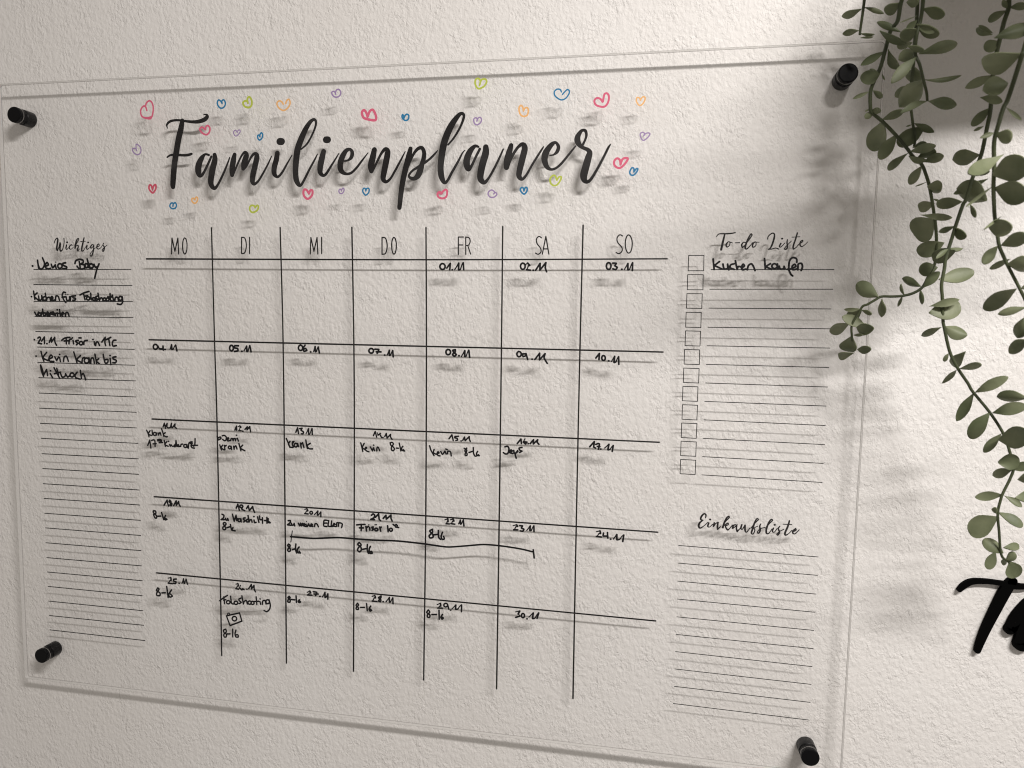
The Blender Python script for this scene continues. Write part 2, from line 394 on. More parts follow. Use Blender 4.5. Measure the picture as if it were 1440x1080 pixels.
MARKS = """title_lettering|print|~-3293 4122 5 -3303 4171 15 -3259 4213 18 -3185 4229 17 -3087 4226 16 -2989 4209 18 -2892 4199 22 -2807 4201 27 -2721 4224 31 -2679 4260 29 -2686 4286 16 -2732 4297 6/~-3062 4217 34 -3088 4100 44 -3124 3983 45 -3167 3789 45 -3203 3606 45 -3230 3377 43 -3231 3321 36/~-3311 3728 12 -3260 3755 15 -3174 3758 18 -3063 3749 18 -2989 3751 20 -2928 3765 17/~-2663 3742 16 -2721 3753 17 -2777 3699 37 -2822 3614 48 -2832 3527 47 -2807 3469 34 -2761 3488 21 -2688 3605 19 -2627 3720 17/~-2576 3740 32 -2575 3667 43 -2614 3539 47 -2641 3399 45 -2631 3326 37 -2586 3290 27 -2537 3333 19 -2449 3482 17 -2386 3609 14 -2348 3699 10/~-2272 3737 30 -2294 3650 42 -2315 3538 41 -2315 3467 32 -2274 3521 16 -2218 3632 15 -2167 3719 15 -2126 3762 20 -2101 3749 34 -2098 3709 42 -2131 3614 44 -2144 3550 31 -2094 3581 15 -2038 3676 17 -1991 3734 20 -1949 3737 29 -1938 3689 40 -1967 3579 42 -2001 3452 42 -2007 3372 37 -1980 3336 22 -1919 3378 17 -1847 3480 15 -1774 3598 13 -1718 3704 8/~-1632 3742 35 -1650 3651 40 -1680 3556 40 -1684 3485 37 -1662 3441 27 -1623 3428 18 -1565 3483 17 -1494 3592 14 -1416 3712 7/~-1596 3896 48 -1566 3895 48/~-1281 3787 11 -1196 3855 14 -1126 3962 14 -1076 4069 15 -1065 4142 18 -1094 4172 20 -1153 4134 29 -1221 4038 38 -1288 3904 44 -1335 3780 46 -1359 3623 44 -1368 3487 42 -1357 3381 40 -1323 3317 30 -1288 3311 20 -1241 3379 18 -1159 3524 16 -1089 3638 14 -1046 3715 8/~-957 3747 35 -986 3646 44 -1008 3542 42 -1005 3469 34 -965 3431 22 -919 3456 19 -839 3570 15 -782 3651 12 -739 3715 8/~-922 3901 45 -894 3900 45/~-663 3615 11 -612 3622 14 -562 3660 26 -548 3723 27 -578 3765 20 -634 3749 30 -689 3670 40 -719 3577 41 -708 3494 37 -647 3448 21 -568 3455 18 -489 3520 17 -411 3612 14 -325 3713 7/~-235 3750 36 -260 3644 44 -284 3542 44 -277 3477 33 -233 3530 18 -188 3612 17 -133 3708 19 -83 3753 28 -50 3716 40 -72 3588 43 -100 3455 41 -111 3373 36 -72 3331 23 -11 3371 17 55 3473 16 131 3604 14 194 3717 7/~267 3752 29 243 3653 39 199 3490 40 161 3327 38 134 3153 35 116 2990 31/~230 3510 15 273 3611 17 316 3692 19 370 3749 23 424 3758 25 454 3698 28 447 3617 32 426 3547 35 404 3476 42 372 3405 40 318 3365 27 258 3382 19 250 3416 16 296 3468 16 361 3507 18 447 3556 18 533 3615 16 597 3674 14 637 3718 7/~779 3789 12 852 3869 14 926 3982 15 972 4080 17 988 4154 19 953 4180 22 898 4138 32 819 4030 43 756 3902 46 715 3772 46 691 3622 44 680 3500 42 692 3389 40 729 3312 27 772 3326 19 835 3436 18 919 3576 16 971 3675 11 1007 3714 6/~1186 3752 14 1139 3761 23 1079 3703 38 1037 3613 44 1032 3533 44 1058 3472 32 1100 3517 19 1151 3621 17 1205 3724 18/~1284 3745 37 1282 3667 47 1245 3538 47 1219 3409 45 1223 3338 40 1271 3299 28 1323 3346 17 1395 3465 16 1465 3603 15 1514 3713 11/~1617 3758 30 1592 3666 41 1564 3559 42 1561 3485 36 1603 3558 18 1653 3657 19 1712 3738 20 1767 3767 29 1795 3715 40 1767 3588 42 1736 3456 40 1727 3374 35 1766 3331 22 1821 3380 17 1887 3494 15 1953 3600 15 2011 3689 13 2037 3729 9/~2121 3620 8 2169 3628 12 2213 3665 23 2229 3725 23 2194 3777 18 2147 3759 29 2095 3699 38 2061 3631 44 2055 3562 40 2084 3483 30 2138 3446 18 2200 3459 16 2269 3514 16 2355 3615 15 2423 3699 12 2450 3730 8/~2529 3726 16 2562 3793 15 2580 3856 17 2565 3912 20 2523 3917 20 2482 3866 31 2467 3808 39 2492 3746 31 2545 3704 23 2603 3677 26 2626 3638 36 2608 3566 44 2582 3464 47 2559 3362 47 2573 3301 35 2613 3284 23 2660 3326 19 2735 3452 17 2809 3595 16 2858 3696 15 2884 3736 8
heart|pink|~-3556 4356 12 -3571 4401 12 -3600 4418 12 -3638 4387 12 -3654 4339 12 -3637 4282 12 -3578 4252 12 -3499 4245 12 -3465 4308 12 -3454 4396 12 -3474 4461 12 -3510 4485 12 -3552 4464 12 -3572 4421 12 -3570 4399 12/~-3587 4260 12 -3545 4255 12 -3499 4265 12
heart|pink|~-2659 4070 13 -2651 4106 13 -2622 4121 13 -2593 4088 13 -2601 4033 13 -2642 4000 13 -2696 4016 13 -2738 4057 13 -2741 4087 13 -2705 4101 13 -2659 4068 13
heart|purple|~-3733 3811 9 -3746 3836 9 -3779 3847 9 -3800 3837 9 -3796 3809 9 -3767 3775 9 -3725 3756 9 -3683 3773 9 -3665 3813 9 -3675 3858 9 -3707 3890 9 -3737 3899 9 -3742 3872 9 -3741 3840 9
heart|red|~-3502 3270 14 -3518 3326 14 -3546 3333 14 -3556 3288 14 -3525 3242 14 -3496 3227 14 -3461 3260 14 -3446 3299 14 -3452 3338 14 -3478 3323 14 -3501 3277 14
heart|blue|~-3188 3036 11 -3186 3079 11 -3220 3076 11 -3236 3037 11 -3203 3005 11 -3152 3010 11 -3133 3049 11 -3150 3085 11 -3176 3072 11
heart|orange|~-2843 3122 12 -2869 3142 12 -2893 3129 12 -2884 3094 12 -2844 3073 12 -2810 3102 12 -2802 3145 12 -2825 3155 12 -2843 3129 12
heart|green|~-1931 3003 13 -1950 3028 13 -1989 3032 13 -2014 3003 13 -2005 2959 13 -1967 2939 13 -1906 2964 13 -1883 3008 13 -1898 3033 13 -1931 3011 13
heart|blue|~-2400 4406 11 -2420 4439 11 -2454 4455 11 -2473 4416 11 -2450 4364 11 -2406 4345 11 -2363 4369 11 -2351 4416 11 -2374 4455 11 -2403 4439 11 -2400 4411 11
heart|green|~-2016 4399 14 -2031 4425 14 -2064 4426 14 -2089 4402 14 -2065 4358 14 -2006 4340 14 -1964 4366 14 -1959 4427 14 -1986 4476 14 -2014 4471 14 -2024 4431 14 -2015 4402 14
heart|orange|~-1499 4365 11 -1518 4396 11 -1559 4410 11 -1590 4376 11 -1560 4317 11 -1492 4283 11 -1431 4316 11 -1398 4373 11 -1411 4423 11 -1442 4415 11 -1463 4371 11
heart|purple|~-2182 4012 8 -2195 4038 8 -2220 4044 8 -2235 4014 8 -2221 3978 8 -2194 3969 8 -2158 3996 8 -2137 4028 8 -2150 4049 8 -2176 4032 8 -2182 4015 8
heart|blue|~-1844 3947 11 -1861 3970 11 -1879 3963 11 -1874 3925 11 -1849 3905 11 -1816 3931 11 -1805 3976 11 -1823 4000 11 -1843 3979 11 -1847 3949 11
heart|purple|~-745 4463 10 -759 4495 10 -783 4503 10 -803 4486 10 -779 4442 10 -735 4427 10 -691 4444 10 -674 4485 10 -697 4523 10 -732 4521 10 -748 4490 10 -745 4465 10
heart|pink|~-300 4163 17 -324 4222 17 -353 4247 17 -380 4215 17 -356 4152 17 -290 4126 17 -196 4113 17 -182 4155 17 -206 4218 17 -232 4248 17 -269 4230 17 -298 4166 17
heart|blue|~201 4124 11 194 4158 11 181 4172 11 174 4143 11 193 4112 11 229 4095 11 261 4114 11 266 4156 11 243 4174 11 217 4159 11 202 4127 11
heart|green|~1208 4500 12 1218 4549 12 1197 4582 12 1163 4578 12 1149 4532 12 1175 4472 12 1211 4459 12 1270 4488 12 1301 4543 12 1278 4573 12 1233 4566 12 1214 4515 12
heart|blue|~2260 4376 9 2244 4405 9 2204 4411 9 2170 4379 9 2186 4326 9 2257 4280 9 2316 4297 9 2354 4348 9 2359 4384 9 2333 4401 9 2296 4369 9 2275 4346 9
heart|orange|~1783 4162 11 1770 4214 11 1745 4230 11 1725 4196 11 1739 4129 11 1780 4095 11 1829 4107 11 1845 4153 11 1835 4196 11 1804 4197 11 1784 4165 11
heart|purple|~1178 4055 9 1181 4088 9 1157 4098 9 1137 4076 9 1149 4027 9 1183 4010 9 1225 4034 9 1239 4076 9 1219 4102 9 1194 4091 9 1179 4057 9
heart|pink|~2776 4236 13 2746 4274 13 2703 4284 13 2674 4251 13 2699 4200 13 2792 4176 13 2842 4223 13 2852 4298 13 2829 4336 13 2798 4328 13 2786 4280 13 2781 4241 13
heart|orange|~3238 4236 9 3224 4267 9 3194 4270 9 3191 4227 9 3219 4183 9 3251 4181 9 3283 4218 9 3295 4264 9 3271 4280 9 3244 4254 9 3239 4238 9
heart|purple|~3291 3809 8 3299 3840 8 3273 3854 8 3248 3830 8 3266 3777 8 3295 3757 8 3342 3791 8 3367 3832 8 3340 3845 8 3308 3831 8 3293 3811 8
heart|pink|~3019 3471 14 3010 3525 14 2973 3547 14 2940 3512 14 2948 3461 14 3005 3428 14 3065 3470 14 3106 3534 14 3087 3550 14 3042 3535 14 3020 3474 14
heart|blue|~3186 3377 10 3184 3420 10 3158 3426 10 3135 3378 10 3150 3344 10 3184 3340 10 3220 3377 10 3233 3414 10 3213 3415 10 3190 3380 10
heart|pink|~-1140 3180 16 -1172 3228 16 -1208 3232 16 -1219 3181 16 -1192 3127 16 -1145 3113 16 -1093 3160 16 -1088 3217 16 -1117 3222 16 -1136 3184 16
heart|purple|~-672 3207 9 -683 3230 9 -702 3225 9 -708 3198 9 -687 3174 9 -656 3179 9 -634 3219 9 -646 3244 9 -661 3234 9 -671 3210 9
heart|blue|~-326 3202 10 -336 3234 10 -361 3234 10 -370 3197 10 -346 3158 10 -325 3148 10 -289 3177 10 -280 3223 10 -296 3238 10 -319 3229 10 -325 3204 10
heart|pink|~722 3155 14 688 3173 14 662 3150 14 677 3108 14 729 3090 14 779 3110 14 793 3177 14 773 3202 14 736 3180 14 715 3151 14 691 3161 14
heart|purple|~1413 3138 9 1424 3162 9 1387 3187 9 1349 3169 9 1339 3133 9 1370 3096 9 1421 3098 9 1454 3129 9 1438 3155 9 1416 3142 9
heart|blue|~1806 3169 11 1798 3204 11 1774 3211 11 1760 3183 11 1783 3145 11 1814 3130 11 1844 3163 11 1847 3203 11 1825 3212 11 1808 3176 11
heart|green|~2224 3299 11 2205 3348 11 2175 3354 11 2141 3314 11 2152 3255 11 2195 3228 11 2239 3245 11 2276 3302 11 2280 3335 11 2253 3335 11 2227 3296 11
heading_lettering|print|~-5200 2540 7 -5179 2585 8 -5148 2611 10 -5136 2588 14 -5148 2520 15 -5161 2459 15 -5150 2432 13 -5126 2475 8 -5100 2546 10 -5096 2520 14 -5106 2456 14 -5091 2425 13 -5058 2456 8 -5033 2539 8 -5031 2610 9/~-4992 2512 11 -5004 2462 12 -4987 2449 7 -4950 2483 5/~-4984 2551 14 -4977 2551 14/~-4899 2506 9 -4915 2516 8 -4943 2488 11 -4944 2460 10 -4916 2452 6 -4877 2481 5/~-4859 2473 6 -4823 2529 7 -4785 2593 8 -4795 2606 8 -4819 2580 12 -4845 2513 13 -4852 2463 11 -4831 2495 6 -4803 2507 9 -4797 2486 11 -4811 2442 13 -4804 2424 9 -4778 2455 5/~-4694 2614 10 -4715 2545 13 -4739 2462 13 -4737 2425 11 -4707 2437 7 -4662 2500 5/~-4755 2561 6 -4674 2565 5/~-4650 2505 11 -4656 2463 11 -4642 2449 8 -4611 2475 5/~-4632 2548 13 -4625 2548 13/~-4536 2506 8 -4563 2517 8 -4590 2487 11 -4585 2465 9 -4559 2480 6 -4534 2511 7 -4542 2455 11 -4555 2404 12 -4575 2358 11 -4600 2354 8 -4599 2385 7 -4554 2436 6 -4501 2474 5/~-4489 2480 6 -4450 2498 7 -4452 2524 8 -4476 2511 10 -4489 2474 11 -4465 2452 8 -4420 2474 5 -4381 2525 5/~-4373 2536 7 -4385 2511 9 -4365 2480 12 -4371 2442 12 -4386 2421 11 -4402 2434 7 -4375 2467 6 -4316 2509 5
heading_lettering|print|~4216 2591 5 4244 2622 7 4321 2625 9 4389 2628 9 4437 2638 7/~4313 2617 10 4295 2526 13 4278 2430 13/~4380 2521 7 4359 2526 7 4336 2495 11 4345 2463 8 4374 2482 6 4383 2519 6 4411 2512 5/~4443 2514 6 4495 2516 6/~4563 2516 7 4539 2520 7 4519 2490 10 4528 2457 8 4556 2482 6 4603 2551 7 4635 2605 8 4625 2622 8 4602 2585 10 4572 2507 11 4562 2455 11 4580 2438 8 4615 2473 6 4647 2516 5/~4684 2524 7 4661 2516 9 4646 2481 10 4659 2460 8 4686 2481 6 4690 2518 6 4722 2520 5/~4821 2558 7 4828 2593 7 4868 2627 8 4896 2617 9 4895 2567 11 4878 2498 11 4855 2446 9 4833 2435 7 4876 2438 7 4918 2449 7 4956 2437 7/~4977 2506 9 4963 2472 9 4979 2462 6 5023 2510 5/~4986 2562 11 4991 2562 11/~5050 2549 7 5047 2515 9 5055 2463 10 5039 2435 9 5019 2437 6 5041 2472 6 5096 2532 5/~5161 2630 9 5144 2557 10 5121 2472 10 5124 2437 9 5153 2454 6 5196 2510 5/~5102 2579 5 5192 2584 5/~5192 2501 6 5226 2523 6 5227 2542 7 5205 2527 9 5198 2488 9 5219 2467 7 5254 2488 5 5285 2522 5
heading_lettering|print|~4225 -957 7 4228 -918 10 4203 -906 10 4172 -945 12 4167 -982 11 4195 -990 7 4157 -1024 12 4143 -1066 14 4163 -1095 10 4210 -1062 6 4257 -1012 6/~4267 -1023 11 4257 -1064 11 4279 -1073 6 4316 -1034 6/~4280 -974 12 4285 -974 12/~4335 -1014 10 4327 -1059 12 4355 -1021 7 4381 -1006 11 4376 -1056 12 4379 -1096 10 4415 -1058 6/~4434 -1067 7 4470 -992 7 4514 -935 9 4504 -919 9 4478 -953 11 4452 -1024 12 4444 -1071 11/~4462 -1039 7 4500 -1008 10 4508 -1026 7 4475 -1050 9 4500 -1093 11 4522 -1081 7 4559 -1027 6/~4597 -1021 8 4571 -1033 11 4562 -1068 12 4589 -1051 7 4616 -1019 7 4609 -1065 11 4621 -1108 11 4657 -1062 6/~4674 -1015 10 4663 -1061 11 4682 -1074 7 4713 -1019 10 4716 -1088 11 4736 -1107 8 4772 -1054 6/~4786 -1053 7 4836 -978 7 4870 -937 8 4852 -927 8 4827 -978 11 4807 -1061 12 4794 -1112 11 4814 -1127 7 4834 -1080 8 4827 -1047 6 4866 -1022 6/~4903 -990 7 4891 -1020 10 4898 -1076 11 4880 -1111 10 4866 -1098 6 4896 -1055 6 4953 -1031 6/~4963 -1040 7 5007 -976 7 5041 -935 8 5024 -925 10 4997 -967 11 4973 -1050 12 4976 -1104 11 5004 -1104 7 5039 -1045 6/~5057 -1034 10 5046 -1075 10 5069 -1084 6 5100 -1036 6/~5067 -990 12 5072 -990 12/~5132 -1004 7 5115 -1035 10 5131 -1079 11 5113 -1117 10 5100 -1107 6 5135 -1069 6 5181 -1040 6/~5243 -927 10 5226 -1002 12 5198 -1085 12 5204 -1113 10 5240 -1092 6 5275 -1049 6/~5168 -975 6 5272 -973 6/~5286 -1069 7 5326 -1040 8 5321 -1021 9 5291 -1053 11 5292 -1083 10 5319 -1086 7 5364 -1033 6
weekday_lettering|print|--3282 2382 10 -3268 2604 10 -3228 2419 10 -3176 2603 10 -3169 2382 10/~-3049 2592 9 -3072 2605 9 -3094 2567 9 -3104 2495 10 -3098 2422 10 -3078 2383 10 -3054 2397 10 -3037 2456 9 -3035 2533 9 -3049 2592 9
weekday_lettering|print|--2193 2386 9 -2188 2610 9/~-2188 2610 9 -2138 2597 9 -2118 2499 9 -2142 2401 9 -2193 2386 9/--2066 2609 9 -2070 2386 9
weekday_lettering|print|--1163 2381 9 -1152 2603 9 -1109 2417 9 -1062 2603 9 -1052 2381 9/--995 2605 9 -996 2385 9
weekday_lettering|print|--128 2376 9 -128 2599 9/~-128 2599 9 -77 2586 9 -55 2487 9 -77 2391 9 -128 2376 9/~58 2585 9 35 2598 9 15 2560 9 8 2489 9 16 2418 9 35 2380 9 58 2393 9 72 2451 9 72 2527 9 58 2585 9
weekday_lettering|print|-931 2374 9 929 2600 8 999 2600 8/-930 2497 9 990 2497 8/-1032 2374 8 1029 2600 8/~1029 2600 8 1074 2589 8 1090 2544 8 1071 2497 8 1031 2489 8/-1058 2489 8 1098 2378 8
weekday_lettering|print|~2034 2585 8 2002 2603 8 1970 2571 8 1977 2515 8 2024 2454 8 2031 2404 8 1997 2376 8 1961 2390 8/-2050 2378 8 2091 2603 8 2135 2378 8/-2063 2444 8 2123 2444 8
weekday_lettering|print|~3068 2604 8 3033 2618 8 3001 2582 8 3009 2525 8 3063 2461 8 3066 2414 8 3031 2383 8 2994 2397 8/~3167 2602 8 3137 2616 8 3113 2577 8 3105 2504 8 3118 2431 8 3144 2392 8 3173 2405 8 3190 2465 8 3188 2543 8 3167 2602 8
calendar_grid|print|~-3683 2312 12 478 2304 10 3629 2319 9/~-3680 1152 12 3619 1150 10/~-3668 -7 12 3611 -8 10/~-3672 -1166 12 3633 -1187 10/~-3666 -2325 12 3646 -2377 10/~-2647 2744 11 -2636 1148 11 -2624 -5 12 -2624 -2333 12 -2626 -3501 12/~-1605 2740 11 -1582 1151 11 -1584 -1169 12 -1591 -3507 12/~-557 2735 11 -534 1147 11 -533 -484 11 -557 -3519 12/~485 2726 10 501 1146 11 505 -1156 11 488 -3534 11/~1523 2733 10 1530 1145 10 1535 -1166 11 1534 -3545 11/~2567 2740 10 2566 1146 10 2575 -1172 10 2589 -3562 11
ruled_lines|print|--5566 2155 7 -3941 2161 6/--5578 1932 7 -3931 1930 6/--5584 1684 7 -3932 1699 6/--5582 1459 7 -3930 1468 6/--5579 1235 7 -3925 1239 6/--5564 1004 7 -3925 1007 6/--5567 773 7 -3928 775 6/--5560 543 7 -3923 546 6/--5565 310 7 -3923 309 6/--5568 80 7 -3925 82 6/--5569 -151 7 -3929 -150 6/--5563 -380 7 -3915 -380 6/--5561 -616 7 -3916 -611 7/--5559 -845 7 -3920 -844 7/--5561 -1080 7 -3918 -1080 7/--5559 -1308 7 -3913 -1307 7/--5559 -1540 7 -3913 -1540 7/--5553 -1769 7 -3915 -1771 7/--5560 -2003 7 -3918 -2003 7/--5556 -2237 7 -3918 -2237 7/--5553 -2465 7 -3912 -2466 7/--5554 -2694 7 -3920 -2699 7/--5555 -2928 7 -3918 -2932 7/--5552 -3159 7 -3913 -3159 7/--5556 -3390 7 -3900 -3397 7
ruled_lines|print|-4168 2187 5 5600 2192 5/-4162 1945 5 5600 1957 5/-4160 1711 5 5594 1720 5/-4158 1473 5 5598 1480 5/-4158 1242 5 5605 1246 5/-4157 1008 5 5603 1009 5/-4157 773 5 5603 770 5/-4156 540 5 5599 535 5/-4156 305 5 5602 294 5/-4155 68 5 5606 57 5/-4157 -167 5 5603 -178 5/-4158 -402 5 5601 -417 5
ruled_lines|print|-3903 -1343 5 5605 -1364 5/-3907 -1577 5 5608 -1600 5/-3909 -1817 5 5604 -1843 5/-3910 -2057 5 5602 -2079 5/-3916 -2296 5 5602 -2316 5/-3914 -2534 5 5607 -2554 5/-3915 -2767 5 5605 -2791 5/-3916 -3004 5 5605 -3026 5/-3917 -3242 5 5606 -3265 5/-3913 -3479 5 5606 -3502 5
checkbox|print|-3890 2361 5 4075 2361 5 4079 2173 5 3891 2172 5 3890 2361 5
checkbox|print|-3887 2123 5 4075 2124 5 4079 1937 5 3889 1937 5 3887 2123 5
checkbox|print|-3887 1888 5 4073 1888 5 4074 1706 5 3888 1707 5 3887 1888 5
checkbox|print|-3886 1656 5 4070 1655 5 4072 1467 5 3887 1470 5 3886 1656 5
checkbox|print|-3887 1423 5 4070 1422 5 4071 1236 5 3888 1238 5 3887 1423 5
checkbox|print|-3884 1190 5 4069 1188 5 4071 1003 5 3885 1004 5 3884 1190 5
checkbox|print|-3883 954 5 4071 952 5 4072 770 5 3884 772 5 3883 954 5
checkbox|print|-3881 722 5 4066 722 5 4067 537 5 3882 538 5 3881 722 5
checkbox|print|-3884 488 5 4069 487 5 4069 299 5 3885 302 5 3884 488 5
checkbox|print|-3883 253 5 4071 253 5 4070 64 5 3884 66 5 3883 253 5
checkbox|print|-3884 19 5 4072 18 5 4073 -167 5 3885 -167 5 3884 19 5
checkbox|print|-3887 -216 5 4075 -218 5 4074 -404 5 3887 -402 5 3887 -216 5
handwritten_date|ink|~756 2243 12 731 2248 13 710 2234 13 701 2209 13 710 2184 13 732 2171 13 757 2175 13 772 2196 13 772 2223 12 756 2243 12/~796 2189 12 843 2251 12 837 2168 12/~904 2169 9 937 2220 9 958 2255 12 957 2169 14 981 2174 10 1001 2234 8 1018 2259 12 1026 2169 12/~869 2168 12 874 2168 12
handwritten_date|ink|~1825 2251 12 1804 2256 12 1786 2242 12 1779 2216 12 1787 2190 12 1805 2176 12 1826 2181 12 1839 2202 12 1839 2230 12 1825 2251 12/~1843 2236 8 1861 2249 8 1873 2257 12 1899 2226 13 1883 2223 10 1870 2187 8 1858 2172 12 1910 2166 12/~1978 2166 12 2034 2253 12 2033 2167 12 2109 2263 12 2102 2197 12 2120 2147 12/~1944 2166 12 1950 2166 12
handwritten_date|ink|~-236 1104 13 -259 1108 13 -279 1096 13 -287 1075 13 -279 1055 13 -259 1044 13 -236 1049 13 -222 1066 13 -222 1088 13 -236 1104 13/~-201 1099 13 -145 1096 13 -168 1044 13/~-181 1065 13 -114 1065 13/~-28 1024 9 -8 1063 9 5 1089 13 5 1023 14 23 1027 10 39 1068 8 52 1086 13 59 1003 13/~-65 1023 13 -59 1023 13
handwritten_date|ink|~841 1116 13 819 1120 13 800 1107 13 793 1084 13 800 1061 13 820 1050 13 842 1055 13 856 1074 13 856 1098 13 841 1116 13/~922 1119 13 888 1110 13 901 1083 13 936 1056 13 910 1030 13 884 1055 13 920 1089 13 922 1119 13/~1005 1029 9 1033 1077 9 1052 1109 13 1051 1034 14 1072 1039 10 1090 1092 8 1106 1115 13 1119 1023 13/~970 1040 13 976 1040 13
handwritten_date|ink|~1794 1112 12 1775 1116 12 1757 1103 12 1751 1081 12 1758 1058 12 1776 1047 12 1795 1051 12 1808 1070 12 1808 1094 12 1794 1112 12/~1864 1087 12 1826 1084 12 1835 1050 12 1868 1063 12 1872 1092 12 1896 1014 12/~1990 1017 12 2051 1100 12 2050 1014 12 2123 1096 12 2110 1040 12 2153 971 12/~1952 1020 12 1957 1020 12
handwritten_date|ink|~-3506 1087 14 -3530 1091 14 -3551 1078 14 -3560 1054 14 -3552 1031 14 -3532 1019 14 -3508 1024 14 -3491 1043 14 -3491 1068 14 -3506 1087 14/~-3478 1067 10 -3468 1045 10 -3462 1029 14 -3414 1026 16 -3410 1029 11 -3406 1057 9 -3402 1069 14 -3399 1013 14/~-3293 1026 10 -3276 1065 10 -3265 1090 14 -3262 1027 16 -3239 1031 11 -3218 1071 9 -3200 1087 14 -3182 1006 14/~-3374 1022 14 -3367 1022 14
handwritten_date|ink|~-2312 1100 14 -2332 1104 14 -2349 1090 14 -2357 1064 14 -2350 1038 14 -2333 1025 14 -2314 1030 14 -2300 1052 14 -2300 1079 14 -2312 1100 14/~-2220 1100 14 -2276 1099 14 -2281 1070 14 -2233 1062 14 -2229 1029 14 -2280 1019 14/~-2136 1031 10 -2111 1071 10 -2094 1097 14 -2091 1024 15 -2074 1029 11 -2058 1082 9 -2046 1104 14 -2028 1021 14/~-2171 1024 14 -2165 1024 14
handwritten_date|ink|~-1266 1126 13 -1288 1130 13 -1307 1116 13 -1315 1092 13 -1308 1069 13 -1289 1056 13 -1266 1061 13 -1252 1081 13 -1251 1107 13 -1266 1126 13/~-1216 1130 13 -1247 1085 13 -1231 1046 13 -1189 1060 13 -1208 1086 13 -1236 1075 13/~-1091 1045 9 -1077 1087 9 -1067 1115 13 -1063 1048 15 -1047 1052 11 -1033 1093 8 -1021 1110 13 -1005 1030 13/~-1136 1040 13 -1130 1040 13
handwritten_date|ink|~2922 2259 12 2902 2264 12 2885 2249 12 2879 2221 12 2886 2194 12 2904 2179 12 2924 2184 12 2936 2207 12 2936 2236 12 2922 2259 12/~2959 2258 12 3002 2255 12 2986 2225 12 3016 2205 12 2996 2177 12 2961 2187 12/~3105 2179 8 3130 2224 8 3147 2253 12 3149 2177 13 3171 2183 9 3189 2238 7 3205 2262 12 3205 2167 12/~3071 2182 12 3076 2182 12
handwritten_date|ink|~2887 1086 12 2871 1090 12 2858 1079 12 2853 1058 12 2859 1038 12 2873 1027 12 2888 1031 12 2898 1048 12 2897 1070 12 2887 1086 12/~2778 1056 12 2822 1116 12 2819 1038 12/~2977 1017 8 3000 1057 8 3016 1083 12 3011 1007 13 3033 1012 10 3051 1059 7 3066 1079 12 3071 984 12/~2939 1023 12 2945 1023 12
handwritten_date|ink|~-3437 -103 12 -3415 -48 12 -3399 -121 12/~-3393 -91 12 -3370 -50 12 -3375 -100 12 -3354 -113 12 -3318 -104 12 -3301 -47 12 -3304 -97 12 -3286 -106 12 -3242 -51 12 -3248 -95 12 -3222 -113 12
handwritten_note|ink|~-3706 -164 12 -3682 -215 12 -3671 -257 12/~-3650 -168 12 -3682 -218 12 -3632 -236 12/~-3619 -160 12 -3612 -228 12/~-3548 -196 12 -3543 -228 12/~-3522 -195 12 -3512 -227 12 -3504 -201 12 -3486 -188 12 -3475 -225 12/~-3463 -132 12 -3443 -185 12 -3430 -238 12/~-3405 -186 12 -3436 -214 12 -3401 -244 12 -3371 -243 12/~-3562 -192 12 -3578 -190 12 -3593 -198 12 -3599 -213 12 -3594 -227 12 -3580 -234 12 -3563 -230 12 -3552 -218 12 -3551 -203 12 -3562 -192 12/~-3695 -386 12 -3660 -307 12 -3645 -423 12/~-3631 -311 12 -3596 -300 12 -3577 -314 12 -3575 -394 12/~-3607 -359 12 -3556 -353 12/~-3533 -297 12 -3496 -288 12 -3468 -298 12 -3530 -311 12 -3467 -311 12/~-3509 -338 12 -3451 -332 12/~-3425 -301 12 -3408 -387 12/~-3382 -316 12 -3416 -360 12 -3362 -383 12/~-3340 -356 12 -3328 -382 12 -3315 -360 12 -3296 -381 12/~-3250 -352 12 -3275 -379 12 -3247 -381 12 -3234 -294 12 -3224 -378 12/~-3218 -370 12 -3190 -362 12 -3202 -350 12 -3212 -376 12 -3174 -378 12/~-3161 -375 12 -3154 -347 12 -3128 -340 12/~-3061 -343 12 -3054 -389 12/~-3037 -394 12 -3027 -322 12 -2996 -302 12 -2974 -300 12/~-3004 -327 12 -2974 -320 12 -2996 -359 12 -2977 -385 12 -2940 -389 12/~-2927 -250 12 -2933 -337 12 -2953 -362 12/~-2990 -352 12 -2891 -346 12/~-3073 -345 12 -3090 -343 12 -3106 -352 12 -3112 -366 12 -3106 -380 12 -3091 -387 12 -3074 -383 12 -3062 -371 12 -3062 -356 12 -3073 -345 12/~-3356 -311 12 -3350 -311 12
handwritten_date|ink|~-2298 -99 12 -2272 -41 12 -2270 -100 12/~-2248 -49 8 -2232 -41 8 -2221 -36 12 -2204 -54 13 -2216 -58 10 -2227 -89 7 -2236 -102 12 -2200 -104 12/~-2142 -82 12 -2104 -44 12 -2110 -87 12 -2066 -39 12 -2063 -74 12 -2054 -113 12/~-2178 -109 12 -2172 -109 12
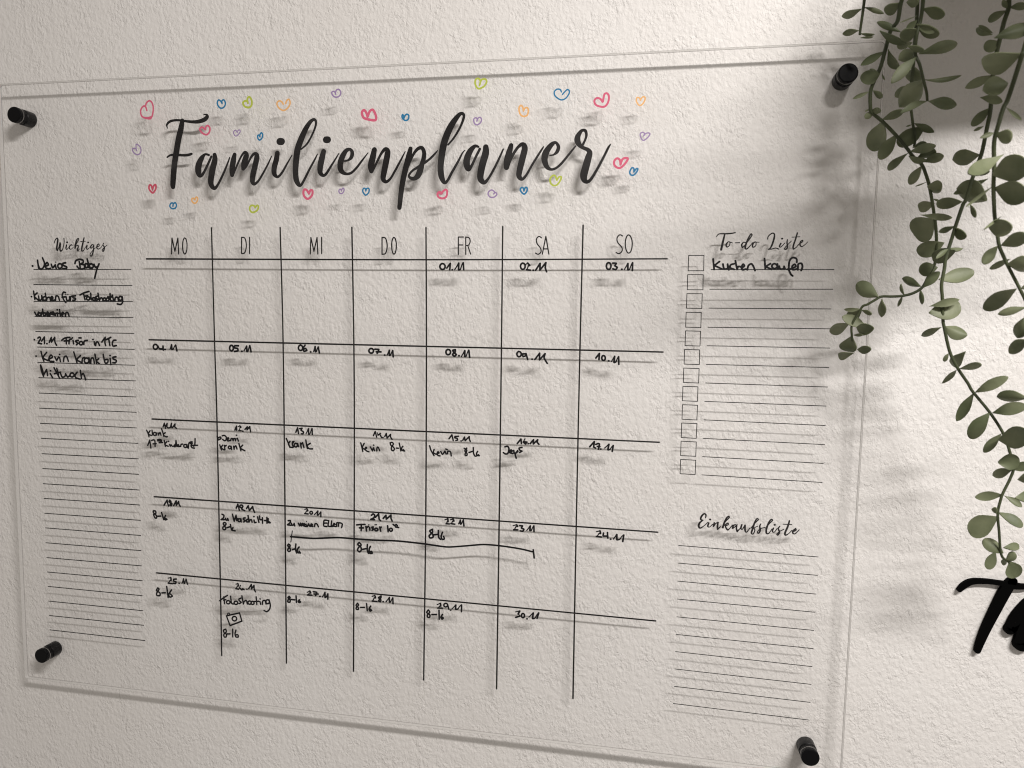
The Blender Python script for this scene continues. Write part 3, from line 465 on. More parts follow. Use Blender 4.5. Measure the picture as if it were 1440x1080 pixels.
handwritten_note|ink|~-2578 -204 12 -2565 -255 12 -2570 -229 12 -2529 -209 12 -2519 -230 12 -2551 -249 12 -2573 -242 12/~-2497 -191 12 -2466 -183 12 -2436 -204 12 -2440 -248 12 -2464 -260 12 -2492 -242 12/~-2422 -238 12 -2397 -228 12 -2404 -213 12 -2418 -229 12 -2412 -260 12 -2374 -251 12/~-2367 -255 12 -2358 -225 12 -2338 -224 12 -2329 -253 12 -2321 -224 12 -2300 -223 12 -2292 -252 12 -2285 -224 12/~-2262 -215 12 -2247 -254 12/~-2276 -172 12 -2271 -172 12/~-2539 -324 12 -2515 -395 12/~-2492 -325 12 -2519 -362 12 -2473 -393 12/~-2466 -327 12 -2459 -389 12/~-2461 -343 12 -2438 -326 12/~-2361 -335 12 -2354 -381 12/~-2323 -333 12 -2316 -376 12 -2308 -343 12 -2286 -326 12 -2271 -369 12/~-2239 -291 12 -2221 -354 12 -2210 -393 12/~-2180 -310 12 -2216 -354 12 -2148 -389 12/~-2373 -335 12 -2387 -333 12 -2400 -340 12 -2405 -354 12 -2400 -367 12 -2388 -373 12 -2374 -370 12 -2365 -359 12 -2364 -345 12 -2373 -335 12
handwritten_date|ink|~-1366 -88 12 -1339 -25 12 -1326 -105 12/~-1309 -35 12 -1272 -28 12 -1289 -56 12 -1251 -79 12 -1260 -107 12 -1283 -106 12/~-1213 -103 8 -1191 -59 8 -1176 -30 12 -1173 -107 13 -1154 -102 9 -1137 -48 7 -1123 -25 12 -1120 -108 12
handwritten_note|ink|~-1512 -182 12 -1482 -247 12 -1458 -306 12/~-1455 -221 12 -1479 -260 12 -1456 -301 12 -1421 -307 12/~-1418 -225 12 -1420 -269 12 -1401 -300 12/~-1415 -244 12 -1396 -219 12/~-1341 -247 12 -1327 -290 12/~-1298 -238 12 -1287 -308 12/~-1291 -257 12 -1266 -232 12 -1247 -299 12/~-1217 -191 12 -1208 -253 12 -1195 -309 12/~-1151 -235 12 -1198 -271 12 -1170 -311 12 -1119 -312 12/~-1356 -247 12 -1372 -245 12 -1387 -255 12 -1392 -272 12 -1387 -289 12 -1373 -297 12 -1356 -293 12 -1346 -279 12 -1346 -261 12 -1356 -247 12
handwritten_date|ink|~-223 -84 11 -197 -26 11 -176 -103 11/~-169 -42 8 -161 -62 8 -156 -75 11 -124 -50 12 -124 -51 9 -124 -67 7 -124 -73 11 -105 -105 11/~-60 -89 11 -38 -46 11 -27 -109 11 23 -56 11 23 -91 11 45 -124 11/~-88 -106 11 -83 -105 11
handwritten_note|ink|~-407 -194 11 -391 -252 11 -377 -314 11/~-357 -198 11 -384 -258 11 -348 -281 11/~-349 -275 11 -321 -261 11 -333 -251 11 -343 -281 11 -317 -304 11 -288 -312 11/~-268 -243 11 -249 -276 11 -237 -297 11 -228 -263 11 -220 -253 11/~-220 -256 11 -206 -293 11/~-175 -294 11 -171 -249 11 -155 -242 11 -132 -289 11/~-223 -216 11 -217 -216 11/~18 -172 11 42 -165 11 64 -186 11 36 -232 11 37 -269 11 61 -280 11 79 -254 11 61 -227 11 29 -207 11 18 -174 11/~106 -241 11 137 -242 11/~147 -171 11 161 -232 11 170 -277 11/~199 -212 11 182 -237 11 189 -267 11 223 -276 11 207 -257 11
handwritten_date|ink|~846 -78 11 886 -23 11 905 -99 11/~975 -39 11 928 -44 11 926 -62 11 960 -68 11 965 -90 11 942 -97 11/~1037 -90 11 1061 -45 11 1069 -94 11 1125 -36 11 1127 -71 11 1141 -100 11/~1012 -100 11 1017 -100 11
handwritten_note|ink|~577 -187 11 596 -247 11 639 -318 11/~640 -233 11 631 -276 11 667 -298 11/~678 -292 11 709 -278 11 694 -262 11 681 -292 11 697 -314 11 723 -317 11/~733 -259 11 758 -294 11 790 -250 11/~795 -255 11 808 -288 11/~827 -284 11 832 -249 11 868 -253 11 879 -309 11/~804 -219 11 823 -227 11/~1093 -193 11 1069 -224 11 1075 -248 11 1097 -265 11 1096 -289 11 1076 -296 11 1071 -272 11 1094 -223 11 1057 -197 11/~1124 -251 11 1170 -234 11/~1182 -182 11 1186 -254 11 1204 -292 11 1223 -296 11/~1243 -230 11 1228 -258 11 1236 -285 11 1266 -287 11 1253 -274 11
handwritten_date|ink|~1777 -99 12 1824 -37 12 1833 -96 12/~1879 -31 8 1866 -58 8 1858 -76 12 1888 -98 13 1895 -97 10 1901 -81 7 1907 -74 12 1873 -71 12/~1951 -91 12 1993 -38 12 1991 -94 12 2049 -36 12 2040 -68 12 2066 -95 12/~1922 -94 12 1927 -93 12
handwritten_note|ink|~1611 -151 12 1650 -143 12 1667 -180 12 1652 -237 12 1620 -246 12 1593 -229 12/~1676 -223 12 1710 -202 12 1693 -189 12 1676 -223 12 1719 -235 12/~1731 -193 12 1743 -232 12 1787 -206 12/~1784 -194 12 1753 -243 12 1766 -295 12/~1841 -148 12 1804 -158 12 1810 -183 12 1842 -197 12 1811 -216 12
handwritten_date|ink|~2731 -95 12 2788 -25 12 2782 -95 12 2806 -109 12/~2809 -62 12 2837 -48 12 2855 -55 12 2842 -123 12/~2828 -87 12 2861 -88 12/~2922 -103 8 2955 -72 8 2976 -52 12 2966 -122 13 2992 -117 9 3014 -81 7 3032 -65 11 3021 -142 12/~2869 -119 12 2875 -119 12
handwritten_date|ink|~-3457 -1261 13 -3404 -1183 13 -3397 -1228 13 -3381 -1270 13/~-3361 -1180 13 -3372 -1206 13 -3327 -1230 13 -3338 -1262 13 -3359 -1252 13 -3341 -1206 13 -3359 -1180 13/~-3301 -1258 13 -3256 -1184 13 -3257 -1251 13 -3217 -1191 13 -3213 -1229 13 -3193 -1261 13
handwritten_note|ink|~-3632 -1357 13 -3599 -1360 13 -3596 -1392 13 -3632 -1409 13 -3613 -1460 13 -3585 -1460 13 -3586 -1426 13 -3618 -1402 13 -3638 -1376 13 -3632 -1357 13/~-3583 -1436 13 -3517 -1428 13/~-3501 -1375 13 -3468 -1478 13/~-3437 -1413 13 -3456 -1458 13 -3442 -1480 13 -3415 -1469 13 -3436 -1460 13
handwritten_date|ink|~-2300 -1230 13 -2274 -1174 13 -2251 -1260 13/~-2194 -1197 13 -2215 -1238 13 -2187 -1252 13/~-2139 -1226 13 -2111 -1184 13 -2095 -1253 13 -2042 -1192 13 -2034 -1232 13 -2012 -1273 13/~-2207 -1181 13 -2222 -1180 13 -2236 -1187 13 -2242 -1200 13 -2237 -1213 13 -2223 -1218 13 -2208 -1215 13 -2197 -1204 13 -2197 -1191 13 -2207 -1181 13/~-2172 -1258 13 -2166 -1257 13
handwritten_note|ink|~-2526 -1336 13 -2496 -1349 13 -2506 -1387 13 -2542 -1416 13 -2491 -1413 13/~-2474 -1392 13 -2464 -1417 13 -2443 -1413 13 -2438 -1391 13 -2428 -1418 13/~-2361 -1325 13 -2336 -1425 13 -2304 -1336 13 -2295 -1412 13 -2282 -1385 13/~-2229 -1382 13 -2225 -1427 13/~-2163 -1364 13 -2189 -1371 13 -2190 -1389 13 -2164 -1403 13 -2185 -1426 13/~-2121 -1381 13 -2143 -1396 13 -2142 -1420 13 -2115 -1420 13/~-2117 -1329 13 -2101 -1419 13 -2090 -1393 13 -2066 -1385 13 -2055 -1419 13/~-2024 -1388 13 -2018 -1423 13 -1994 -1418 13/~-1968 -1338 13 -1949 -1415 13/~-1937 -1323 13 -1931 -1373 13 -1894 -1372 13/~-1893 -1346 13 -1892 -1424 13/~-1862 -1383 13 -1824 -1381 13/~-1824 -1335 13 -1824 -1419 13/~-1803 -1353 13 -1806 -1405 13 -1773 -1408 13 -1792 -1395 13/~-2243 -1384 13 -2257 -1383 13 -2270 -1391 13 -2275 -1406 13 -2270 -1420 13 -2258 -1427 13 -2244 -1423 13 -2235 -1411 13 -2234 -1395 13 -2243 -1384 13/~-2028 -1336 13 -2022 -1335 13/~-2475 -1457 13 -2490 -1455 13 -2504 -1463 13 -2509 -1476 13 -2504 -1488 13 -2491 -1494 13 -2476 -1491 13 -2466 -1480 13 -2465 -1466 13 -2475 -1457 13/~-2481 -1516 13 -2498 -1514 13 -2512 -1523 13 -2518 -1539 13 -2513 -1554 13 -2499 -1561 13 -2482 -1557 13 -2471 -1544 13 -2470 -1528 13 -2481 -1516 13/~-2446 -1527 13 -2403 -1511 13/~-2396 -1478 13 -2383 -1543 13 -2369 -1561 13 -2324 -1565 13/~-2356 -1521 13 -2373 -1555 13
handwritten_date|ink|~-1243 -1180 9 -1223 -1174 9 -1210 -1171 12 -1199 -1197 14 -1216 -1201 10 -1231 -1229 8 -1244 -1241 12 -1192 -1243 12/~-1099 -1247 9 -1067 -1214 9 -1046 -1192 12 -1053 -1248 14 -1033 -1244 10 -1016 -1216 8 -1002 -1203 12 -1002 -1271 12/~-1137 -1204 12 -1150 -1203 12 -1162 -1210 12 -1167 -1224 12 -1162 -1237 12 -1150 -1243 12 -1137 -1240 12 -1128 -1228 12 -1128 -1214 12 -1137 -1204 12
handwritten_note|ink|~-1497 -1361 13 -1463 -1358 13 -1471 -1390 13 -1509 -1421 13 -1458 -1425 13/~-1448 -1395 13 -1441 -1423 13 -1415 -1414 13 -1407 -1394 13 -1398 -1428 13/~-1343 -1388 13 -1324 -1423 13 -1308 -1384 13 -1297 -1421 13 -1279 -1385 13 -1267 -1419 13/~-1268 -1411 13 -1242 -1399 12 -1255 -1386 12 -1264 -1411 13 -1237 -1427 12/~-1227 -1394 12 -1218 -1426 12/~-1205 -1425 12 -1188 -1386 12 -1167 -1422 12/~-1160 -1411 12 -1130 -1395 12 -1145 -1383 12 -1156 -1411 12 -1125 -1419 12/~-1100 -1418 12 -1089 -1379 12 -1063 -1377 12 -1039 -1417 12/~-1221 -1351 8 -1217 -1351 8/~-906 -1316 12 -953 -1320 12 -959 -1397 12 -913 -1405 12/~-955 -1358 12 -914 -1355 12/~-884 -1318 12 -894 -1393 12 -859 -1401 12/~-840 -1320 12 -846 -1395 12 -822 -1396 12/~-822 -1381 12 -789 -1364 12 -806 -1353 12 -818 -1388 12 -784 -1396 12/~-767 -1395 12 -763 -1343 12 -743 -1338 12/~-741 -1389 12 -732 -1341 12 -700 -1342 12 -682 -1357 12 -693 -1404 12
marker_bracket|ink|~-1465 -1589 13 -1118 -1590 13 -765 -1553 13 -518 -1551 13 -234 -1550 13 128 -1537 13 505 -1549 13 702 -1563 13 858 -1567 12 1092 -1534 12 1339 -1497 12 1559 -1497 12 1777 -1512 12 1906 -1528 12 2004 -1546 12/--1436 -1505 8 -1450 -1592 8 -1460 -1667 8/-2018 -1519 12 2032 -1629 12
handwritten_note|ink|~-1494 -1701 13 -1511 -1723 13 -1479 -1749 13 -1468 -1792 13 -1493 -1808 13 -1512 -1788 13 -1487 -1750 13 -1471 -1720 13 -1492 -1701 13/~-1438 -1778 13 -1392 -1761 13/~-1384 -1692 13 -1391 -1764 13 -1374 -1820 13/~-1335 -1731 13 -1362 -1769 13 -1357 -1812 13 -1317 -1816 13 -1336 -1792 13
handwritten_date|ink|~-253 -1199 13 -229 -1179 13 -206 -1194 13 -216 -1232 13 -262 -1258 13 -209 -1259 13/~-196 -1225 13 -149 -1174 13 -141 -1247 13 -119 -1268 13/~-82 -1233 13 -42 -1186 13 -37 -1240 13 31 -1178 13 30 -1222 13 48 -1260 13
handwritten_note|ink|~-470 -1351 13 -405 -1340 13 -348 -1336 13/~-402 -1343 13 -404 -1428 13/~-429 -1391 13 -371 -1387 13/~-334 -1365 13 -326 -1426 13/~-329 -1384 13 -299 -1360 13/~-280 -1374 13 -276 -1413 13/~-226 -1364 13 -245 -1368 13 -242 -1383 13 -223 -1393 13 -245 -1414 13/~-132 -1358 13 -119 -1415 13/~-127 -1373 13 -111 -1357 13/~-18 -1333 13 -10 -1415 13/~62 -1308 13 85 -1323 13 105 -1306 13 122 -1320 13/~98 -1341 13 141 -1345 13/~-171 -1380 13 -187 -1379 13 -200 -1387 13 -205 -1399 13 -200 -1410 13 -187 -1415 13 -171 -1412 13 -161 -1402 13 -161 -1389 13 -171 -1380 13/~41 -1366 13 27 -1365 13 14 -1373 13 9 -1386 13 14 -1399 13 27 -1406 13 41 -1402 13 50 -1391 13 50 -1376 13 41 -1366 13/~-294 -1337 9 -289 -1337 9/~-202 -1331 9 -197 -1330 9/~-183 -1328 9 -178 -1328 9
handwritten_note|ink|~-433 -1599 13 -456 -1629 13 -413 -1659 13 -403 -1704 13 -430 -1733 13 -459 -1709 13 -440 -1668 13 -404 -1632 13 -433 -1599 13/~-382 -1693 13 -335 -1680 13/~-314 -1619 13 -315 -1698 13 -298 -1743 13/~-270 -1642 13 -287 -1689 13 -276 -1741 13 -244 -1738 13 -252 -1713 13 -274 -1722 13
handwritten_date|ink|~799 -1193 9 824 -1182 9 840 -1175 12 841 -1215 14 831 -1217 10 823 -1237 8 816 -1246 12 861 -1246 12/~874 -1188 9 899 -1180 9 915 -1175 12 924 -1201 14 908 -1204 10 894 -1230 8 883 -1241 12 937 -1244 12/~990 -1237 9 1005 -1204 9 1014 -1182 12 1017 -1235 14 1032 -1231 10 1045 -1195 8 1056 -1179 12 1065 -1260 12
handwritten_note|ink|~625 -1337 13 586 -1364 13 625 -1403 13 634 -1444 13 595 -1460 13 578 -1431 13 625 -1378 13 621 -1337 13/~642 -1413 13 692 -1403 13/~708 -1347 13 712 -1438 13 738 -1469 13/~767 -1368 12 747 -1427 13 763 -1467 13 793 -1457 12 781 -1425 12
handwritten_date|ink|~1740 -1210 8 1769 -1200 8 1788 -1194 12 1801 -1214 13 1781 -1218 10 1763 -1252 8 1748 -1266 12 1805 -1262 12/~1828 -1204 12 1868 -1203 12 1853 -1233 12 1887 -1248 12 1870 -1277 12 1838 -1273 12/~1925 -1262 8 1953 -1223 8 1972 -1197 12 1968 -1259 13 1988 -1254 10 2005 -1212 7 2020 -1194 12 2023 -1271 12
handwritten_date|ink|~2847 -1213 8 2874 -1205 8 2893 -1200 12 2900 -1233 13 2880 -1237 9 2863 -1265 7 2848 -1277 12 2913 -1280 12/~2939 -1225 12 2936 -1264 12 2989 -1262 12/~2990 -1215 12 2996 -1288 12/~3068 -1297 8 3094 -1258 8 3112 -1232 12 3114 -1301 13 3148 -1295 9 3177 -1252 7 3201 -1233 12 3190 -1319 12/~3031 -1300 12 3036 -1299 12
handwritten_date|ink|~-3424 -2359 9 -3396 -2352 9 -3378 -2347 13 -3374 -2387 14 -3393 -2391 10 -3410 -2422 8 -3424 -2435 13 -3355 -2438 13/~-3287 -2361 13 -3331 -2368 13 -3334 -2394 13 -3295 -2403 13 -3301 -2431 13 -3339 -2430 13/~-3198 -2424 9 -3181 -2379 9 -3169 -2349 13 -3162 -2415 14 -3150 -2410 10 -3138 -2368 8 -3129 -2349 13 -3108 -2423 13/~-3247 -2422 13 -3241 -2422 13
handwritten_note|ink|~-3598 -2522 13 -3622 -2566 13 -3568 -2593 13 -3567 -2635 13 -3615 -2640 13 -3618 -2602 13 -3578 -2541 13 -3598 -2522 13/~-3533 -2594 13 -3476 -2585 13/~-3450 -2488 13 -3432 -2655 13/~-3372 -2534 13 -3417 -2601 13 -3407 -2645 13 -3361 -2628 13 -3390 -2599 13
handwritten_date|ink|~-2327 -2357 9 -2307 -2351 9 -2294 -2347 12 -2289 -2380 14 -2305 -2384 10 -2319 -2413 8 -2331 -2426 12 -2286 -2429 12/~-2256 -2369 9 -2265 -2393 9 -2270 -2410 12 -2239 -2433 14 -2224 -2432 10 -2210 -2431 8 -2199 -2430 12 -2220 -2414 12/~-2126 -2406 12 -2083 -2342 12 -2082 -2407 12 -2041 -2352 12 -2040 -2408 12 -2020 -2445 12/~-2157 -2418 12 -2151 -2417 12
handwritten_note|ink|~-2592 -2629 12 -2534 -2584 12 -2467 -2538 12/~-2524 -2565 12 -2515 -2667 12/~-2530 -2615 12 -2492 -2604 12/~-2415 -2546 12 -2403 -2648 12 -2370 -2658 12/~-2251 -2559 12 -2282 -2575 12 -2280 -2601 12 -2248 -2621 12 -2281 -2646 12/~-2236 -2526 12 -2215 -2644 12 -2200 -2605 12 -2167 -2588 12 -2152 -2639 12/~-2011 -2520 12 -2002 -2634 12/~-2055 -2594 12 -1971 -2582 12/~-1952 -2585 12 -1942 -2624 12/~-1915 -2622 12 -1908 -2574 12 -1873 -2562 12 -1858 -2612 12/~-1808 -2546 12 -1790 -2624 12 -1805 -2687 12 -1848 -2726 12 -1889 -2712 12/~-2440 -2616 12 -2459 -2615 12 -2476 -2625 12 -2483 -2642 12 -2477 -2657 12 -2460 -2664 12 -2441 -2659 12 -2428 -2645 12 -2428 -2628 12 -2440 -2616 12/~-2317 -2614 12 -2337 -2613 12 -2355 -2623 12 -2362 -2640 12 -2356 -2655 12 -2338 -2662 12 -2317 -2657 12 -2304 -2643 12 -2304 -2626 12 -2317 -2614 12/~-2102 -2592 12 -2120 -2591 12 -2136 -2601 12 -2142 -2617 12 -2136 -2633 12 -2121 -2640 12 -2103 -2635 12 -2091 -2621 12 -2091 -2604 12 -2102 -2592 12/~-2057 -2593 12 -2073 -2592 12 -2087 -2601 12 -2093 -2617 12 -2088 -2632 12 -2074 -2639 12 -2057 -2635 12 -2046 -2621 12 -2046 -2605 12 -2057 -2593 12/~-1817 -2549 12 -1836 -2547 12 -1852 -2559 12 -1859 -2579 12 -1853 -2597 12 -1837 -2606 12 -1818 -2601 12 -1805 -2584 12 -1805 -2564 12 -1817 -2549 12/~-1951 -2545 12 -1946 -2545 12
camera_doodle|ink|--2488 -2848 12 -2279 -2784 12 -2243 -2905 12 -2434 -2990 12 -2488 -2848 12/~-2342 -2848 12 -2366 -2846 12 -2388 -2859 12 -2397 -2882 12 -2389 -2903 12 -2368 -2913 12 -2343 -2906 12 -2327 -2887 12 -2327 -2864 12 -2342 -2848 12/--2469 -2834 9 -2467 -2808 9 -2444 -2801 9 -2434 -2823 9
handwritten_note|ink|~-2504 -3051 12 -2538 -3068 12 -2534 -3103 12 -2494 -3127 12 -2499 -3166 12 -2531 -3171 12 -2535 -3132 12 -2495 -3091 12 -2504 -3051 12/~-2479 -3121 12 -2437 -3116 12/~-2392 -3040 12 -2394 -3157 12/~-2340 -3049 12 -2356 -3104 12 -2345 -3152 12 -2306 -3149 12 -2311 -3118 12 -2342 -3122 12
handwritten_date|ink|~-1220 -2384 9 -1195 -2371 9 -1178 -2362 13 -1165 -2387 14 -1184 -2391 10 -1201 -2412 8 -1214 -2422 13 -1147 -2418 13/~-1125 -2366 13 -1073 -2371 13 -1092 -2421 13/~-1115 -2399 13 -1052 -2394 13/~-989 -2433 9 -965 -2391 9 -949 -2362 13 -947 -2433 14 -931 -2429 10 -917 -2394 8 -905 -2379 13 -906 -2456 13/~-1028 -2428 13 -1022 -2427 13
handwritten_note|ink|~-1495 -2467 13 -1516 -2489 13 -1483 -2517 13 -1487 -2552 13 -1517 -2551 13 -1513 -2520 13 -1482 -2486 13 -1495 -2467 13/~-1466 -2511 13 -1412 -2511 13/~-1390 -2452 13 -1385 -2545 13/~-1338 -2504 13 -1357 -2526 13 -1343 -2545 13 -1323 -2533 13 -1340 -2523 13
handwritten_date|ink|~-245 -2357 9 -220 -2348 9 -204 -2342 12 -196 -2373 14 -214 -2377 10 -230 -2410 8 -243 -2425 12 -174 -2425 12/~-113 -2340 12 -151 -2369 12 -115 -2396 12 -123 -2424 12 -151 -2415 12 -115 -2366 12 -113 -2340 12/~-42 -2419 9 -11 -2378 9 9 -2351 12 9 -2416 13 28 -2411 10 45 -2370 8 59 -2352 12 62 -2436 12/~-85 -2419 12 -79 -2418 12
handwritten_note|ink|~-460 -2476 12 -483 -2509 12 -452 -2536 12 -450 -2564 12 -479 -2564 12 -479 -2538 12 -446 -2501 12 -460 -2476 12/~-419 -2533 12 -358 -2527 12/~-327 -2470 12 -317 -2570 12/~-265 -2499 12 -290 -2541 12 -276 -2572 12 -251 -2558 12 -274 -2542 12
handwritten_date|ink|~699 -2391 8 726 -2378 8 745 -2369 12 750 -2406 13 734 -2410 10 719 -2431 7 707 -2440 12 776 -2434 12/~846 -2377 12 864 -2441 12/~907 -2435 8 941 -2397 8 964 -2372 12 960 -2433 13 992 -2426 10 1020 -2384 7 1044 -2365 12 1043 -2460 12/~834 -2364 12 816 -2363 12 799 -2373 12 793 -2390 12 799 -2405 12 816 -2413 12 835 -2408 12 847 -2394 12 847 -2376 12 834 -2364 12/~887 -2452 12 892 -2451 12
handwritten_note|ink|~573 -2478 12 550 -2518 12 594 -2545 12 591 -2583 12 561 -2581 12 563 -2545 12 593 -2507 12 573 -2478 12/~624 -2539 12 688 -2533 12/~725 -2469 12 729 -2595 12/~776 -2523 12 754 -2563 12 767 -2592 12 787 -2572 12 761 -2559 12
handwritten_date|ink|~1793 -2394 8 1827 -2383 8 1851 -2376 12 1830 -2420 13 1839 -2421 9 1847 -2440 7 1854 -2447 12 1796 -2470 12/~1976 -2449 8 2011 -2411 8 2035 -2386 12 2027 -2464 13 2059 -2456 9 2086 -2403 7 2109 -2379 12 2087 -2458 12/~1906 -2410 12 1891 -2407 12 1878 -2419 12 1874 -2438 12 1879 -2457 12 1892 -2466 12 1907 -2461 12 1916 -2444 12 1916 -2424 12 1906 -2410 12/~1949 -2476 12 1955 -2475 12
handwritten_note|ink|~-5514 2201 16 -5507 2201 16/~-5423 2284 15 -5410 2173 16/~-5414 2213 16 -5394 2166 16 -5362 2155 15 -5324 2186 15 -5307 2245 15 -5337 2318 15/~-5291 2198 15 -5241 2217 15 -5261 2251 15 -5289 2225 15 -5290 2178 15 -5247 2158 15 -5208 2166 15/~-5193 2225 15 -5171 2176 15 -5134 2210 15/~-5125 2218 15 -5112 2161 15/~-4950 2248 15 -4994 2240 15 -4995 2214 15 -4935 2187 15 -4945 2165 15 -5000 2161 15/~-4796 2238 15 -4777 2279 15 -4713 2299 15 -4661 2283 15 -4661 2250 15 -4716 2225 15/~-4723 2265 15 -4711 2183 15/~-4707 2228 15 -4635 2217 15 -4628 2180 15 -4674 2158 15 -4735 2168 15 -4762 2199 15/~-4576 2234 15 -4572 2180 15/~-4591 2303 15 -4571 2234 15 -4541 2164 15/~-4563 2225 15 -4518 2233 15 -4492 2204 15 -4511 2174 15 -4554 2176 15/~-4480 2227 15 -4457 2184 15 -4426 2192 15/~-4397 2233 15 -4439 2149 15 -4477 2028 15/~-5028 2231 15 -5053 2235 15 -5075 2223 15 -5084 2201 15 -5077 2179 15 -5056 2167 15 -5031 2171 15 -5014 2190 15 -5013 2213 15 -5028 2231 15/~-4592 2231 15 -4613 2235 15 -4631 2225 15 -4639 2206 15 -4633 2188 15 -4615 2178 15 -4594 2181 15 -4580 2197 15 -4579 2216 15 -4592 2231 15/~-5118 2257 10 -5113 2257 10
handwritten_note|ink|~-5556 1752 14 -5549 1752 14/~-5513 1831 14 -5497 1712 14/~-5453 1807 14 -5503 1757 14 -5432 1697 14/~-5431 1761 14 -5420 1702 14 -5383 1713 14 -5376 1767 14 -5364 1700 14/~-5320 1757 14 -5355 1739 14 -5350 1701 14 -5305 1704 14/~-5315 1803 14 -5297 1699 14 -5283 1737 14 -5244 1743 14 -5232 1705 14/~-5228 1720 14 -5186 1735 14 -5206 1758 14 -5226 1730 14 -5211 1702 14 -5162 1705 14/~-5147 1700 14 -5135 1764 14 -5097 1759 14 -5080 1706 14/~-4972 1816 14 -5007 1821 14 -5030 1772 14 -5001 1702 14 -4971 1672 14/~-5034 1747 14 -4969 1756 14/~-4964 1753 14 -4954 1705 14 -4913 1710 14 -4905 1756 14/~-4896 1703 14 -4886 1757 14 -4850 1767 14/~-4806 1772 14 -4851 1764 14 -4846 1741 14 -4808 1734 14 -4815 1710 14 -4855 1706 14/~-4970 1788 9 -4966 1788 9/~-4935 1788 9 -4931 1788 9/~-4731 1785 14 -4660 1816 14 -4579 1837 14/~-4672 1806 14 -4651 1716 14/~-4663 1766 14 -4602 1775 14/~-4552 1810 14 -4547 1722 14 -4515 1717 14/~-4439 1771 14 -4471 1758 14 -4461 1738 14 -4435 1723 14 -4470 1700 14/~-4432 1811 14 -4411 1709 14 -4392 1742 14 -4366 1742 14 -4354 1704 14/~-4233 1808 14 -4229 1716 14 -4203 1703 14/~-4275 1760 14 -4190 1761 14/~-4187 1749 14 -4178 1706 14/~-4158 1706 14 -4148 1754 14 -4111 1755 14 -4099 1707 14/~-4037 1765 14 -4031 1693 14 -4064 1655 14 -4120 1662 14/~-4583 1757 14 -4601 1760 14 -4618 1752 14 -4625 1736 14 -4619 1721 14 -4603 1713 14 -4584 1716 14 -4572 1729 14 -4571 1745 14 -4583 1757 14/~-4490 1745 14 -4507 1747 14 -4522 1740 14 -4529 1727 14 -4523 1715 14 -4509 1708 14 -4492 1710 14 -4480 1721 14 -4480 1735 14 -4490 1745 14/~-4315 1743 14 -4330 1745 14 -4344 1737 14 -4350 1723 14 -4345 1709 14 -4332 1702 14 -4316 1705 14 -4306 1716 14 -4305 1731 14 -4315 1743 14/~-4264 1743 14 -4279 1746 14 -4293 1738 14 -4299 1724 14 -4294 1710 14 -4281 1702 14 -4265 1705 14 -4255 1717 14 -4254 1732 14 -4264 1743 14/~-4052 1767 14 -4070 1770 14 -4086 1760 14 -4093 1742 14 -4087 1723 14 -4072 1714 14 -4053 1717 14 -4041 1733 14 -4040 1752 14 -4052 1767 14/~-4200 1785 14 -4193 1786 14/~-5508 1523 14 -5475 1473 14 -5441 1524 14/~-5398 1474 14 -5388 1518 14 -5364 1528 14/~-5370 1569 14 -5360 1480 14 -5327 1480 14 -5326 1514 14 -5355 1513 14/~-5309 1496 14 -5267 1506 14 -5287 1529 14 -5307 1501 14 -5292 1476 14 -5254 1481 14/~-5251 1476 14 -5241 1520 14 -5213 1525 14/~-5221 1497 14 -5173 1508 14 -5193 1531 14 -5214 1497 14 -5151 1483 14/~-5126 1519 14 -5119 1481 14/~-5083 1568 14 -5073 1479 14/~-5150 1511 14 -5044 1513 14/~-5057 1494 14 -5009 1510 14 -5030 1528 14 -5053 1494 14 -5034 1474 14/~-4988 1475 14 -4978 1519 14 -4945 1524 14 -4927 1476 14/~-5414 1513 14 -5430 1515 14 -5445 1507 14 -5452 1494 14 -5447 1480 14 -5432 1473 14 -5415 1476 14 -5404 1487 14 -5403 1502 14 -5414 1513 14/~-5127 1564 14 -5120 1564 14
handwritten_note|ink|~-5538 1116 14 -5531 1117 14/~-5474 1141 14 -5444 1157 14 -5427 1134 14 -5475 1066 14 -5413 1057 14/~-5411 1099 14 -5361 1159 14 -5363 1062 14/~-5282 1081 14 -5243 1156 14 -5244 1087 14 -5184 1157 14 -5185 1093 14 -5160 1043 14/~-5068 1116 14 -5014 1151 14 -4926 1163 14/~-4991 1151 14 -4992 1067 14/~-5028 1107 14 -4934 1117 14/~-4948 1068 14 -4937 1127 14 -4902 1138 14/~-4876 1120 14 -4870 1069 14/~-4788 1122 14 -4827 1116 14 -4828 1098 14 -4796 1081 14 -4820 1057 14/~-4775 1158 14 -4740 1158 14/~-4698 1063 14 -4688 1112 14 -4635 1125 14/~-4523 1107 14 -4517 1062 14/~-4502 1052 14 -4487 1101 14 -4460 1102 14 -4437 1054 14/~-4397 1105 14 -4337 1175 14 -4346 1101 14 -4334 1056 14/~-4321 1142 14 -4246 1177 14/~-4281 1158 14 -4265 1058 14/~-4162 1138 14 -4205 1132 14 -4224 1084 14 -4211 1051 14 -4159 1060 14/~-4729 1104 14 -4747 1106 14 -4764 1097 14 -4772 1081 14 -4766 1065 14 -4750 1056 14 -4731 1060 14 -4718 1073 14 -4717 1091 14 -4729 1104 14/~-5325 1061 14 -5318 1062 14/~-4889 1155 14 -4882 1156 14/~-4545 1139 14 -4538 1139 14
